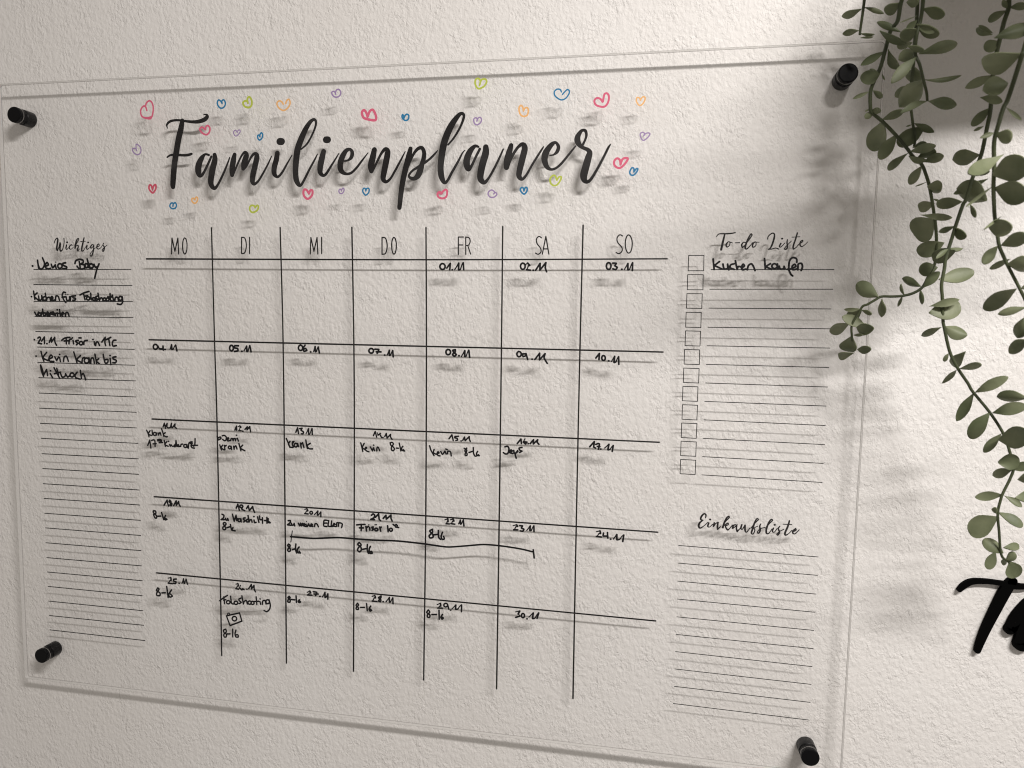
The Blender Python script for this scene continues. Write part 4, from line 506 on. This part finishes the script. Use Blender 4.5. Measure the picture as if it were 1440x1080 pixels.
handwritten_note|ink|~-5521 872 14 -5514 872 14/~-5430 944 14 -5411 862 14 -5388 801 14/~-5334 931 14 -5399 852 14 -5310 808 14/~-5305 834 14 -5239 861 14 -5259 895 14 -5296 855 14 -5287 804 14 -5216 800 14/~-5197 868 14 -5168 815 14 -5133 869 14/~-5115 860 14 -5104 803 14/~-5053 805 14 -5036 870 14 -4997 881 14 -4969 812 14/~-4872 947 14 -4846 866 14 -4824 790 14/~-4761 899 14 -4824 836 14 -4748 798 14/~-4739 793 14 -4728 857 14 -4692 873 14/~-4620 867 14 -4609 796 14/~-4594 792 14 -4583 861 14 -4545 862 14 -4534 798 14/~-4519 925 14 -4505 845 14 -4499 794 14/~-4458 861 14 -4500 825 14 -4453 790 14/~-4381 924 14 -4367 848 14 -4350 800 14 -4311 809 14 -4306 853 14 -4350 849 14/~-4269 871 14 -4259 780 14/~-4171 897 14 -4220 887 14 -4216 862 14 -4167 843 14 -4182 810 14 -4226 807 14/~-4641 862 14 -4667 865 14 -4691 852 14 -4701 827 14 -4693 803 14 -4670 791 14 -4643 796 14 -4625 816 14 -4624 842 14 -4641 862 14/~-5117 906 14 -5110 906 14/~-4271 911 14 -4264 912 14/~-5447 738 14 -5436 655 14 -5405 574 14/~-5444 738 14 -5420 676 14 -5400 594 14 -5345 677 14 -5333 588 14/~-5286 618 14 -5245 553 14/~-5217 708 14 -5168 622 14 -5127 551 14/~-5170 699 14 -5145 602 14/~-5215 618 14 -5108 644 14/~-5109 624 14 -5087 573 14 -5040 582 14 -5024 624 14 -4993 576 14 -4955 597 14/~-4826 652 14 -4863 610 14 -4853 570 14 -4782 551 14/~-4773 680 14 -4758 562 14/~-4758 612 14 -4722 633 14 -4689 544 14/~-4898 636 14 -4920 639 14 -4941 628 14 -4950 608 14 -4943 588 14 -4923 578 14 -4900 583 14 -4884 599 14 -4883 620 14 -4898 636 14/~-5282 660 14 -5275 660 14
handwritten_note|ink|~4180 2310 12 4197 2184 12/~4257 2280 12 4198 2232 12 4291 2188 12/~4299 2249 12 4314 2195 12 4355 2195 12 4354 2248 12 4372 2180 12/~4434 2254 12 4390 2239 12 4387 2204 12 4433 2185 12/~4444 2289 12 4469 2185 12 4481 2219 12 4512 2215 12 4528 2185 12/~4525 2205 12 4553 2227 12 4537 2248 12 4522 2220 12 4534 2182 12 4569 2189 12/~4589 2181 12 4599 2231 12 4632 2253 12 4657 2224 12 4679 2172 12/~4783 2315 12 4799 2190 12/~4854 2255 12 4800 2220 12 4870 2186 12/~4936 2251 12 4944 2191 12/~4958 2225 12 4971 2192 12 5008 2195 12 5013 2223 12 5027 2191 12/~5157 2273 12 5151 2314 12 5105 2328 12 5072 2285 12 5070 2191 12 5094 2131 12 5117 2110 12/~5050 2187 12 5099 2194 12/~5107 2202 12 5147 2221 12 5134 2249 12 5107 2225 12 5116 2184 12 5158 2191 12/~5173 2183 12 5175 2250 12 5211 2258 12 5224 2217 12 5211 2174 12/~4918 2250 12 4897 2254 12 4879 2244 12 4872 2225 12 4881 2206 12 4900 2196 12 4921 2200 12 4934 2215 12 4933 2235 12 4918 2250 12"""
DATES = "01 02 07 08 09 04 05 06 03 10 11 12 13 14 15 16 17 18 19 20 21 22 23 24 25 26 27 28 29 30".split()
TEXTS = {'handwritten_date': ["handwritten date %s.11" % d for d in DATES],
         'weekday_lettering': ["printed weekday %s" % d for d in "MO DI MI DO FR SA SO".split()],
         'heading_lettering': ["script heading Wichtiges", "script heading To-do Liste", "script heading Einkaufsliste"],
         'ruled_lines': ["ruled lines of the left list", "ruled lines of the to-do list", "ruled lines of the shopping list"]}
part_no = 0
for line in MARKS.split('\n'):
    name, mat, body = line.split('|')
    verts = []; faces = []
    strokes = read_strokes(body)
    part_no += 1
    # the printed design is on the back of the sheet, the marker writing and hearts are on its front
    face = -TH - 0.00012 if mat == 'print' else (0.00016 if name == 'heart' else 0.00024)
    pieces = []
    for smooth, pts in strokes:                     # the pen turns back sharply: start a new piece there
        cut = [0]
        for i in range(1, len(pts) - 1):
            a = Vector((pts[i][0] - pts[i - 1][0], pts[i][1] - pts[i - 1][1]))
            b = Vector((pts[i + 1][0] - pts[i][0], pts[i + 1][1] - pts[i][1]))
            if a.length > 1e-9 and b.length > 1e-9 and a.angle(b) > math.radians(115 if smooth else 25):
                cut.append(i)
        cut.append(len(pts) - 1)
        for a, b in zip(cut, cut[1:]):
            pieces.append((smooth, pts[a:b + 1]))
    for k, (smooth, pts) in enumerate(pieces):
        if smooth:
            pts = [(p[0], p[1], max(p[2], 0.0001)) for p in catmull(pts, 8 if name == 'title_lettering' else 6, 0.2 if name == 'handwritten_date' else (0.42 if mat == 'ink' else 0.5))]
        ribbon(verts, faces, pts, -face - 0.000002 * (k % 50), 0.00004 if mat not in ('print', 'ink') else 0.000015)
    o = link_mesh(name, verts, faces, MAT[mat], planner)
    if name == 'heart': o["label"] = "small hand-drawn %s heart" % mat
    elif TEXTS.get(name): o["label"] = TEXTS[name].pop(0)

# ------------------------------------------------------------------ stand-offs that hold the board
def lathe(profile, seg, verts, faces, ids=None):
    """profile: (radius, y) pairs round the y axis"""
    base = len(verts)
    for r, y, *_ in profile:
        for k in range(seg):
            a = 2 * math.pi * k / seg
            verts.append((r * math.cos(a), y, r * math.sin(a)))
    for i in range(len(profile) - 1):
        for k in range(seg):
            j = (k + 1) % seg
            faces.append((base + i * seg + k, base + i * seg + j, base + (i + 1) * seg + j, base + (i + 1) * seg + k))
    faces.append(tuple(base + k for k in range(seg)))
    faces.append(tuple(base + (len(profile) - 1) * seg + k for k in range(seg))[::-1])

def lathe_obj(name, profile, mat, parent, loc, seg=40):
    v = []; f = []
    lathe(profile, seg, v, f)
    v = [(x + loc[0], y + loc[1], z + loc[2]) for x, y, z in v]
    o = link_mesh(name, v, f, mat, parent, smooth=True)
    for i in range(len(o.data.polygons)):
        if len(o.data.polygons[i].vertices) > 4: o.data.polygons[i].use_smooth = False
    o.data.set_sharp_from_angle(angle=math.radians(35))
    return o

R = 0.108 * U
spots = [((-0.2828, 0.2178), "black metal stand-off at the top left corner of the clear planner"),
         ((0.2802, 0.2219), "black metal stand-off beside the hanging leaves at the planner's top right corner"),
         ((-0.2802, -0.1878), "black metal stand-off below the last ruled line of the left list"),
         ((0.2807, -0.1961), "black metal stand-off below the shopping list at the bottom right corner")]
for (x, z), label in spots:
    s = empty("wall_standoff", (x, G, z), label, "stand-off", "black stand-offs holding the planner")
    c = 0.0036
    lathe_obj("screw_cap", [(R * .86, -c), (R * .97, -c + .00025), (R, -c + .0007), (R, -.0009), (R * .96, -.00045), (R * .8, -.0004)], MAT['black_metal'], s, (x, 0, z))
    lathe_obj("seam_ring", [(R * .93, -.00045), (R * 1.0, -.0004), (R * 1.0, -.00014), (R * .93, -.0001)], MAT['seam'], s, (x, 0, z))
    lathe_obj("barrel", [(R * .93, .0), (R * .93, TH - .0001), (R, TH + .0003), (R, G - .0004), (R * .97, G - .0001)], MAT['black_metal'], s, (x, 0, z))

# ------------------------------------------------------------------ black lettering on the wall, lower right
SIGN = """letter|sign|~7282 -1685 26 7342 -1615 36 7425 -1568 34 7575 -1554 29 7726 -1563 29 7859 -1582 40 7989 -1584 30 8089 -1552 20/~7853 -1529 56 7846 -1540 57 7793 -1641 66 7710 -1863 61 7619 -2119 53 7562 -2310 44 7533 -2433 35
letter|sign|~8154 -1684 43 8059 -1778 63 7946 -1959 70 7888 -2099 66 7868 -2132 61 7899 -2140 42 7952 -2098 24 8013 -2039 27 8090 -1946 30 8163 -1800 30/~8161 -1779 55 8074 -1979 66 8019 -2124 68 7988 -2267 66 7984 -2313 62 8042 -2337 46 8140 -2252 30 8230 -2082 24"""
def solid_stroke(verts, faces, pts, yf, yb):
    n = len(pts); L = []; Rr = []
    for i, (x, z, r) in enumerate(pts):
        a = pts[max(i - 1, 0)]; b = pts[min(i + 1, n - 1)]
        t = Vector((b[0] - a[0], b[1] - a[1])).normalized()
        L.append((x - t.y * r, z + t.x * r)); Rr.append((x + t.y * r, z - t.x * r))
    def cap(i, sgn):
        x, z, r = pts[i]; j = 1 if i == 0 else n - 2
        t = Vector((x - pts[j][0], z - pts[j][1])).normalized(); a0 = math.atan2(t.y, t.x)
        return [(x + r * math.cos(a0 + s), z + r * math.sin(a0 + s)) for s in [math.pi / 2 * (k / 4 - 1) for k in range(1, 8)]]
    poly = L + cap(n - 1, 1)[::-1] + Rr[::-1] + cap(0, 1)[::-1]
    # front and back as quads along the stroke, wall around the outline
    b0 = len(verts); m = len(poly)
    bev = 0.0004
    for y in (yf, yb):
        for p in poly: verts.append((p[0], y, p[1]))
    for y0 in (0, m):
        for i in range(n - 1):
            a, b = i, i + 1
            c, d = n + 7 + (n - 1 - b), n + 7 + (n - 1 - a)
            faces.append((b0 + y0 + a, b0 + y0 + b, b0 + y0 + c, b0 + y0 + d))
        faces.append(tuple(b0 + y0 + q for q in range(n - 1, n + 8)))
        faces.append(tuple(b0 + y0 + q % m for q in range(n + 7 + n - 1, m + 1)))
    for i in range(m):
        j = (i + 1) % m
        faces.append((b0 + i, b0 + j, b0 + m + j, b0 + m + i))

sign = empty("wall_lettering", (0.40, G, -0.13), "black cut-out script lettering on the wall below the tip of the hanging plant", "wall lettering")
for n_, line in enumerate(SIGN.split('\n')):
    name, mat, body = line.split('|')
    v = []; f = []
    for k, (smooth, pts) in enumerate(read_strokes(body)):
        pts = catmull(pts, 7)
        solid_stroke(v, f, pts, G - 0.0031 - 0.00005 * k - 0.0001 * n_, G - 0.0008 - 0.00003 * k)
    link_mesh("letter", v, f, MAT[mat], sign)

# ------------------------------------------------------------------ shelf above the picture that carries the plant
SX0, SX1 = 6.1 * U, 15.0 * U
SZ = 5.32 * U
SD = 2.25 * U
def box(v, f, x0, x1, y0, y1, z0, z1):
    b = len(v)
    for x in (x0, x1):
        for y in (y0, y1):
            for z in (z0, z1): v.append((x, y, z))
    for q in ((0, 1, 3, 2), (4, 6, 7, 5), (0, 4, 5, 1), (2, 3, 7, 6), (0, 2, 6, 4), (1, 5, 7, 3)):
        f.append(tuple(b + i for i in q))
shelf = empty("wall_shelf", ((SX0 + SX1) / 2, G, SZ), "plain white wall shelf above the planner carrying the hanging plant", "shelf")
v = []; f = []
box(v, f, SX0, SX1, G - SD, G - 0.0005, SZ, SZ + 0.018)
link_mesh("board", v, f, MAT['shelf'], shelf)

# ------------------------------------------------------------------ hanging eucalyptus
STRANDS = """5558 -702 5412 5619 -495 5137 5640 -392 5015 5636 -341 4824 5633 -341 4756|5633 -392 5016 5477 -165 5034 -20 -19 29/5644 -402 5026 5846 -427 4937 -3 11 -20/5623 -341 4802 5484 -209 4826 -13 -22 23/5639 -341 4771 5760 -441 4714 3 12 -9/5642 -341 4725 5747 -441 4689 3 8 -7/5613 -512 5160 5490 -373 5168 -24 -25 33/5620 -512 5160 5781 -538 5094 -6 9 -38
5823 -1115 5195 5849 -1011 4899 5845 -960 4796 5843 -908 4663 5802 -857 4600 5779 -805 4449 5750 -753 4258 5703 -702 4116 5686 -681 4027 5697 -671 3880 5718 -660 3823 5823 -660 3730 5963 -650 3594 6093 -650 3441 6162 -650 3349 6255 -640 3267 6308 -630 3163 6355 -619 3036 6411 -599 2827 6454 -599 2599 6481 -578 2410 6486 -557 2220 6428 -547 2066 6381 -537 1957 6301 -526 1895 6197 -516 1863 6091 -506 1854 5983 -495 1853 5926 -495 1821 5842 -485 1764 5794 -475 1740 5750 -464 1644 5698 -454 1530 5708 -444 1401 5719 -444 1344|5840 -971 4819 5729 -857 4789 -34 -30 33/5901 -877 4559 5671 -813 4703 10 -7 29/5695 -845 4603 5936 -936 4428 -2 35 -19/5783 -797 4415 5562 -711 4303 -21 -6 30/5802 -801 4427 5946 -734 4241 -22 43 -6/5757 -740 4211 5577 -685 4163 -32 -24 56/5721 -739 4227 5659 -702 4265 -1 -9 5/5771 -740 4203 5804 -739 4129 -7 4 -2/5684 -684 4041 5519 -646 3976 -9 -3 17/5711 -687 4046 5788 -732 3948 -10 27 -13/5739 -660 3830 5657 -632 3773 -18 -2 25/5722 -665 3851 5787 -739 3813 2 17 -25/5699 -667 3859 5649 -647 3837 -4 -2 6/5822 -660 3745 5970 -873 3769 21 22 -29/5838 -660 3730 5822 -400 3475 -64 69 50/5991 -650 3593 5846 -565 3345 -45 11 39/6110 -650 3388 6002 -384 3265 -22 10 32/6123 -650 3402 6288 -908 3397 15 9 -41/6119 -650 3358 6262 -735 3291 6 32 -22/6261 -641 3289 6381 -876 3301 17 7 -41/6206 -646 3334 6347 -773 3361 28 38 -35/6263 -639 3259 6227 -399 3102 -33 14 29/6322 -623 3081 6257 -489 3062 -3 -3 5/6333 -620 3036 6455 -680 2986 11 57 -48/6396 -607 2909 6468 -649 2864 -2 3 -10/6422 -601 2857 6328 -428 2840 -20 -10 50/6282 -599 2738 6619 -573 2708 3 11 -33/6448 -599 2690 6349 -292 2560 -78 6 108/6556 -581 2440 6312 -498 2349 -35 -21 71/6518 -556 2174 6348 -495 2139 -15 3 69/6389 -537 1950 6522 -611 2124 26 -16 -34/6366 -536 1965 6208 -424 2064 2 -33 34/6362 -534 1934 6419 -463 1772 -14 20 -3/6211 -517 1870 6160 -539 1995 7 -16 4/6190 -515 1862 6195 -386 1747 -11 9 6/5954 -495 1845 5724 -433 1997 29 -19 68/5985 -495 1829 6039 -356 1625 -25 40 0/5781 -472 1716 5610 -435 1706 -4 -7 20/5790 -471 1700 5875 -549 1652 0 22 -18/5790 -471 1700 5694 -283 1603 -38 -15 55/5872 -459 1501 5593 -430 1625 22 14 52/5675 -454 1546 5549 -114 1450 -32 -34 53/5753 -452 1507 5877 -648 1494 9 36 -60/5722 -445 1417 5794 -565 1421 4 11 -15/5708 -444 1409 5735 -266 1224 -63 79 12/5777 -444 1256 5870 -617 1265 9 22 -41/5749 -444 1215 5634 -214 1177 -14 -24 42
5911 -1424 5041 5940 -1321 4758 5954 -1269 4633 5959 -1218 4533 5935 -1218 4399 5949 -1166 4246 5995 -1166 4141 6054 -1115 4018 6095 -1115 3877 6107 -1115 3793|5960 -1270 4633 6148 -1311 4545 3 39 -35/5802 -1286 4696 5888 -1359 4666 14 29 -29/5928 -1218 4507 6136 -1234 4389 -2 50 -29/5936 -1218 4473 6077 -1271 4398 -3 7 -23/5982 -1166 4238 6197 -1515 4200 20 9 -49/5982 -1166 4245 6350 -1049 4386 8 -1 -24/5866 -1185 4312 6010 -1234 4246 3 25 -18/5937 -1218 4459 5819 -1106 4433 -37 -37 38/5931 -1221 4546 5854 -1173 4475 -19 -1 21/5923 -1238 4580 5772 -1211 4532 -3 -2 4/5938 -1174 4271 5844 -1026 4238 -31 -3 48/5964 -1166 4211 5722 -1230 3946 -32 10 38/6061 -1115 3997 5974 -719 3857 -69 -1 65/6068 -1115 4003 6407 -1111 4031 1 -8 -23/6114 -1115 3793 6292 -1347 3677 5 26 -47/6101 -1115 3787 5822 -1241 3649 -8 13 29/5919 -1325 4771 5827 -1196 4779 -25 -19 37/5942 -1329 4781 6094 -1355 4721 -3 14 -39
6068 -805 5326 6073 -753 4997 6087 -722 4723 6088 -702 4478 6095 -681 4267 6096 -660 4127 6100 -640 3949 6127 -630 3803 6152 -619 3686 6189 -599 3540 6180 -599 3465|6116 -681 4266 6151 -536 4157 -64 42 28/6080 -655 4085 6002 -469 4034 -29 -3 36/6157 -621 3707 6352 -664 3594 -7 14 -30/6144 -620 3693 6087 -601 3677 -3 -1 7/6274 -615 3668 6035 -531 3500 -45 -4 63/6166 -599 3451 6268 -705 3475 12 12 -19/6064 -705 4515 5968 -549 4533 -14 -6 34
6745 -1218 5080 6762 -1166 4741 6785 -1115 4648 6756 -1115 4529 6738 -1094 4369 6725 -1063 4211 6722 -1032 3981 6735 -1011 3828 6733 -1011 3675 6716 -1011 3543 6695 -991 3310 6672 -970 3194 6639 -960 3062 6592 -949 2835 6572 -939 2786 6523 -929 2578 6494 -908 2412 6457 -908 2251 6451 -908 2140 6434 -908 1970 6450 -908 1836 6472 -908 1597 6492 -908 1508 6555 -908 1276 6634 -908 1113 6756 -908 935 6810 -908 846 6981 -908 641 7115 -929 430 7179 -949 255 7228 -960 70 7209 -960 -45 7153 -960 -200 7132 -960 -286 7115 -960 -432 7142 -960 -631 7194 -929 -885 7278 -908 -963 7346 -908 -1051|6779 -1115 4648 6701 -1181 4705 14 -15 6/6796 -1118 4653 6912 -1208 4628 6 -1 -34/6768 -1115 4629 6651 -1028 4563 -15 9 33/6670 -1097 4412 6557 -998 4518 1 -20 24/6675 -1098 4425 6541 -1083 4513 6 -5 16/6735 -1090 4351 6629 -1032 4295 -30 -2 48/6727 -1041 4047 6497 -985 3943 -22 -6 37/6630 -1011 3839 6798 -1113 3761 -4 1 -40/6729 -1011 3731 6596 -947 3578 -29 1 32/6689 -1011 3558 6609 -974 3521 -7 -2 12/6680 -984 3276 6528 -727 3294 -30 -38 64/6715 -968 3151 6735 -917 3083 -36 41 14/6785 -963 3044 6539 -778 2923 -13 6 34/6791 -952 2824 6560 -802 2985 -6 -91 78/6562 -943 2815 6382 -772 2823 -18 -27 47/6636 -947 2791 6702 -939 2655 -8 24 -5/6517 -928 2571 6433 -742 2536 -16 -17 22/6512 -926 2556 6627 -943 2452 -4 51 -27/6554 -908 2324 6432 -619 2276 -38 -44 61/6465 -908 2346 6640 -843 2345 -6 -18 -20/6479 -908 2339 6342 -963 2231 -10 11 18/6403 -908 2021 6751 -878 2099 5 -30 -67/6329 -908 1670 6638 -900 1734 9 -34 -96/6325 -908 1737 6594 -963 1813 11 2 -36/6463 -908 1522 6377 -621 1425 -14 2 31/6490 -908 1530 6708 -925 1437 -26 -20 -59/6713 -908 1273 6698 -639 1114 -42 0 42/6550 -908 1246 6520 -874 1160 -16 5 12/6657 -908 1083 6731 -1239 1150 10 5 -33/6637 -908 1075 6591 -693 912 -15 9 18/6831 -908 839 7059 -1079 1025 18 -12 -45/6824 -908 839 6723 -784 515 -38 13 25/6988 -909 634 6842 -830 341 -45 28 42/7008 -910 627 7242 -1111 735 6 -18 -56/7330 -916 798 7140 -694 791 -14 -29 56/7109 -929 422 6990 -832 194 -25 16 28/7078 -935 354 7211 -1284 460 35 34 -106/7079 -955 115 7256 -1018 151 9 0 -75/7237 -960 40 7331 -1018 125 16 -8 -38/7223 -960 47 7126 -765 -60 -20 -11 46/7155 -960 -231 6939 -833 -298 -4 4 45/7162 -960 -238 7311 -1017 -336 -18 -10 -24/7121 -960 -424 7319 -1045 -540 -28 -22 -35/7108 -960 -433 7064 -943 -386 -3 -36 26/7124 -960 -470 6904 -829 -686 -40 22 89/7213 -930 -867 7046 -837 -760 38 24 47/7205 -938 -803 7377 -891 -805 -12 -31 -30/7135 -933 -856 7079 -905 -1058 -42 7 19/7246 -914 -948 7323 -956 -858 19 -11 -35/7261 -912 -947 7259 -819 -1010 -17 -4 27/7291 -908 -954 7341 -972 -1107 -49 35 -50
6649 -1940 4741 6628 -1940 4267 6582 -1940 3969 6569 -1940 3921 6562 -1889 3805 6527 -1837 3576 6497 -1837 3503 6467 -1837 3360 6464 -1785 3215 6502 -1734 3003 6508 -1734 2829 6526 -1734 2647 6561 -1682 2557 6589 -1682 2426 6616 -1682 2294 6666 -1682 2182 6708 -1682 2097 6805 -1682 1919 6882 -1682 1767 6936 -1682 1602 6981 -1682 1403 7006 -1682 1136 6990 -1682 866|6336 -1940 4084 6681 -1877 4193 12 -15 -59/6568 -1940 3939 6348 -1705 3952 -48 -55 67/6506 -1863 3706 6292 -1899 3647 -14 21 79/6520 -1837 3508 6639 -1873 3382 -8 3 -13/6466 -1810 3285 6580 -1841 3211 6 58 -37/6453 -1811 3291 6326 -1828 3247 -5 3 19/6565 -1760 3111 6170 -2021 2894 -14 35 58/6495 -1734 2932 6643 -2036 2973 44 12 -99/6502 -1734 2829 6307 -1681 2652 -8 0 11/6521 -1734 2816 6716 -1925 2703 15 66 -81/6621 -1682 2563 6390 -1881 2415 -4 6 10/6513 -1682 2472 6634 -1870 2434 13 27 -68/6604 -1682 2288 6505 -1642 2126 -31 9 31/6634 -1682 2294 6742 -1899 2354 24 4 -54/6721 -1682 2169 6643 -1472 2092 -12 0 24/6700 -1682 2123 6817 -1821 2080 19 52 -60/6795 -1682 1892 6691 -1288 1713 -41 -12 58/6897 -1682 1721 6696 -1576 1653 -5 10 33/6880 -1682 1628 6894 -1554 1432 -37 34 19/6914 -1682 1415 6850 -1510 1286 -34 -5 43/6831 -1682 1899 6985 -1775 1928 10 -4 -58/7006 -1682 1136 7121 -1749 1077 -15 4 -56/7002 -1682 1270 7111 -1843 1345 39 34 -64/6931 -1682 83 6987 -1788 123 16 19 -44/6919 -1682 -98 7075 -1639 -99 -17 -41 -40"""
plant = empty("hanging_plant", (8.6 * U, G - 1.15 * U, SZ + 0.018), "trailing eucalyptus plant with round grey-green leaves hanging beside the planner", "plant")
v = []; f = []
lathe([(0.036, 0.0), (0.042, 0.004), (0.050, 0.085), (0.052, 0.09), (0.047, 0.09), (0.045, 0.075)], 40, v, f)
pot_at = Vector((8.6 * U, G - 1.15 * U, SZ + 0.0181))
v = [(x + pot_at.x, z + pot_at.y, y + pot_at.z) for x, y, z in v]
link_mesh("pot", v, f, MAT['pot'], plant, smooth=True)

def tube(verts, faces, pts, rads, seg=7):
    prev = None; rings = []
    for i, p in enumerate(pts):
        t = (pts[min(i + 1, len(pts) - 1)] - pts[max(i - 1, 0)]).normalized()
        if prev is None:
            u = t.cross(Vector((0, 1, 0)))
            if u.length < 1e-3: u = t.cross(Vector((1, 0, 0)))
        else:
            u = prev - t * prev.dot(t)
        u.normalize(); prev = u
        w = t.cross(u)
        rings.append(len(verts))
        for k in range(seg):
            a = 2 * math.pi * k / seg
            q = p + (u * math.cos(a) + w * math.sin(a)) * rads[i]
            verts.append(tuple(q))
    for a, b in zip(rings, rings[1:]):
        for k in range(seg):
            j = (k + 1) % seg
            faces.append((a + k, a + j, b + j, b + k))
    faces.append(tuple(rings[0] + k for k in range(seg))[::-1])
    faces.append(tuple(rings[-1] + k for k in range(seg)))

rnd = random.Random(11)
def leaf(verts, faces, B, T, W):
    ax = T - B; ln = ax.length
    n = ax.cross(W).normalized()
    if n.y > 0: n = -n
    hw = W.length
    cup = rnd.choice((-1, 1, 1)) * rnd.uniform(0.2, 0.5) * hw
    bend = rnd.uniform(-0.10, 0.12) * ln
    ratio = hw / max(ln, 1e-6)
    k_tip = rnd.uniform(0.6, 0.8) if ratio < 0.2 else rnd.uniform(0.46, 0.56)
    shift = rnd.uniform(1.15, 1.4)
    W = W * 1.12
    NT, NS = 12, 6
    th = 0.00028
    grid = []
    for i in range(NT + 1):
        t = i / NT
        tt = 0.5 - 0.5 * math.cos(math.pi * t)
        e = max(1 - (2 * tt ** shift - 1) ** 2, 0) ** k_tip
        prof = e * (0.45 + 0.55 * min(tt / 0.45, 1.0) ** 0.8)
        c = B + ax * tt + n * (bend * (4 * tt * (1 - tt)) )
        row = []
        for j in range(NS + 1):
            s = 2 * j / NS - 1
            row.append(c + W * (s * prof) + n * (cup * (s * s) * prof + 0.10 * hw * (1 - abs(s))))
        grid.append(row)
    b = len(verts)
    for side in (1, -1):
        for row in grid:
            for p in row: verts.append(tuple(p + n * th * side))
    m = NS + 1; tot = (NT + 1) * m
    for side in (0, 1):
        o = b + side * tot
        for i in range(NT):
            for j in range(NS):
                q = (o + i * m + j, o + i * m + j + 1, o + (i + 1) * m + j + 1, o + (i + 1) * m + j)
                faces.append(q if side == 0 else q[::-1])
    for i in range(NT):
        for j in (0, NS):
            faces.append((b + i * m + j, b + (i + 1) * m + j, b + tot + (i + 1) * m + j, b + tot + i * m + j))

lines = STRANDS.split('\n')
# short unseen shoots over the shelf corner, added to shade the board's upper right
for k in range(7):
    x = rnd.uniform(6.3, 7.6); h = rnd.uniform(2.3, 3.6); zt = rnd.uniform(5.4, 6.0); zb = rnd.uniform(4.35, 4.7)
    st = []; lv = []
    n = 6
    for i in range(n):
        t_ = i / (n - 1)
        st.append(Vector((x + .25 * math.sin(3 * t_ + k), .22 - h - .1 * t_, zt + (zb - zt) * t_)) * U)
    for p in st:
        for s_ in (-1, 1):
            d = Vector((s_ * rnd.uniform(.5, 1), rnd.uniform(-.8, .8), rnd.uniform(-.5, .3))).normalized() * rnd.uniform(.32, .46) * U
            w_ = d.cross(Vector((rnd.uniform(-.4, .4), -1, rnd.uniform(-.6, .6)))).normalized() * rnd.uniform(.1, .15) * U
            lv.append([*p, *(p + d), *w_])
    lines.append(' '.join(str(round(c * 20000)) for p in st for c in p) + '|' + '/'.join(' '.join(str(round(c * 20000)) for c in l) for l in lv))
for line in lines:
    st, lv = line.split('|')
    q = [int(x) * MM / 20 for x in st.split()]
    pts = [Vector(q[i:i + 3]) for i in range(0, len(q), 3)]
    top = pts[0]
    # from the pot rim over the shelf edge down to the first visible point
    rim = pot_at + Vector((rnd.uniform(-.03, .02), rnd.uniform(-.03, .01), 0.085))
    over = Vector((top.x * .55 + rim.x * .45, min(top.y, G - SD - 0.012), SZ + 0.03)) if top.x > SX0 - 0.01 else Vector((min(top.x + .012, SX0 - .012), top.y, SZ + 0.02))
    mid = (rim + over) / 2 + Vector((0, 0, 0.028))
    ctrl = [tuple(p) for p in [rim, mid, over] + pts]
    sm = [Vector(p) for p in catmull(ctrl, 5)]
    n = len(sm)
    rads = [0.00115 * (1 - 0.45 * i / n) for i in range(n)]
    v = []; f = []
    tube(v, f, sm, rads)
    # small swellings where the leaf pairs sit
    stem = link_mesh("stem", v, f, MAT['stem'], plant, smooth=True)
    v = []; f = []
    for l in lv.split('/'):
        a = [int(x) * MM / 20 for x in l.split()]
        leaf(v, f, Vector(a[0:3]), Vector(a[3:6]), Vector(a[6:9]))
    fo = link_mesh("foliage", v, f, MAT['leaf'], stem, smooth=True)
    fo.matrix_parent_inverse = Matrix.Identity(4)
    fo.matrix_parent_inverse = Matrix.Translation((0, 0, 0))
    fo.data.set_sharp_from_angle(angle=math.radians(50))
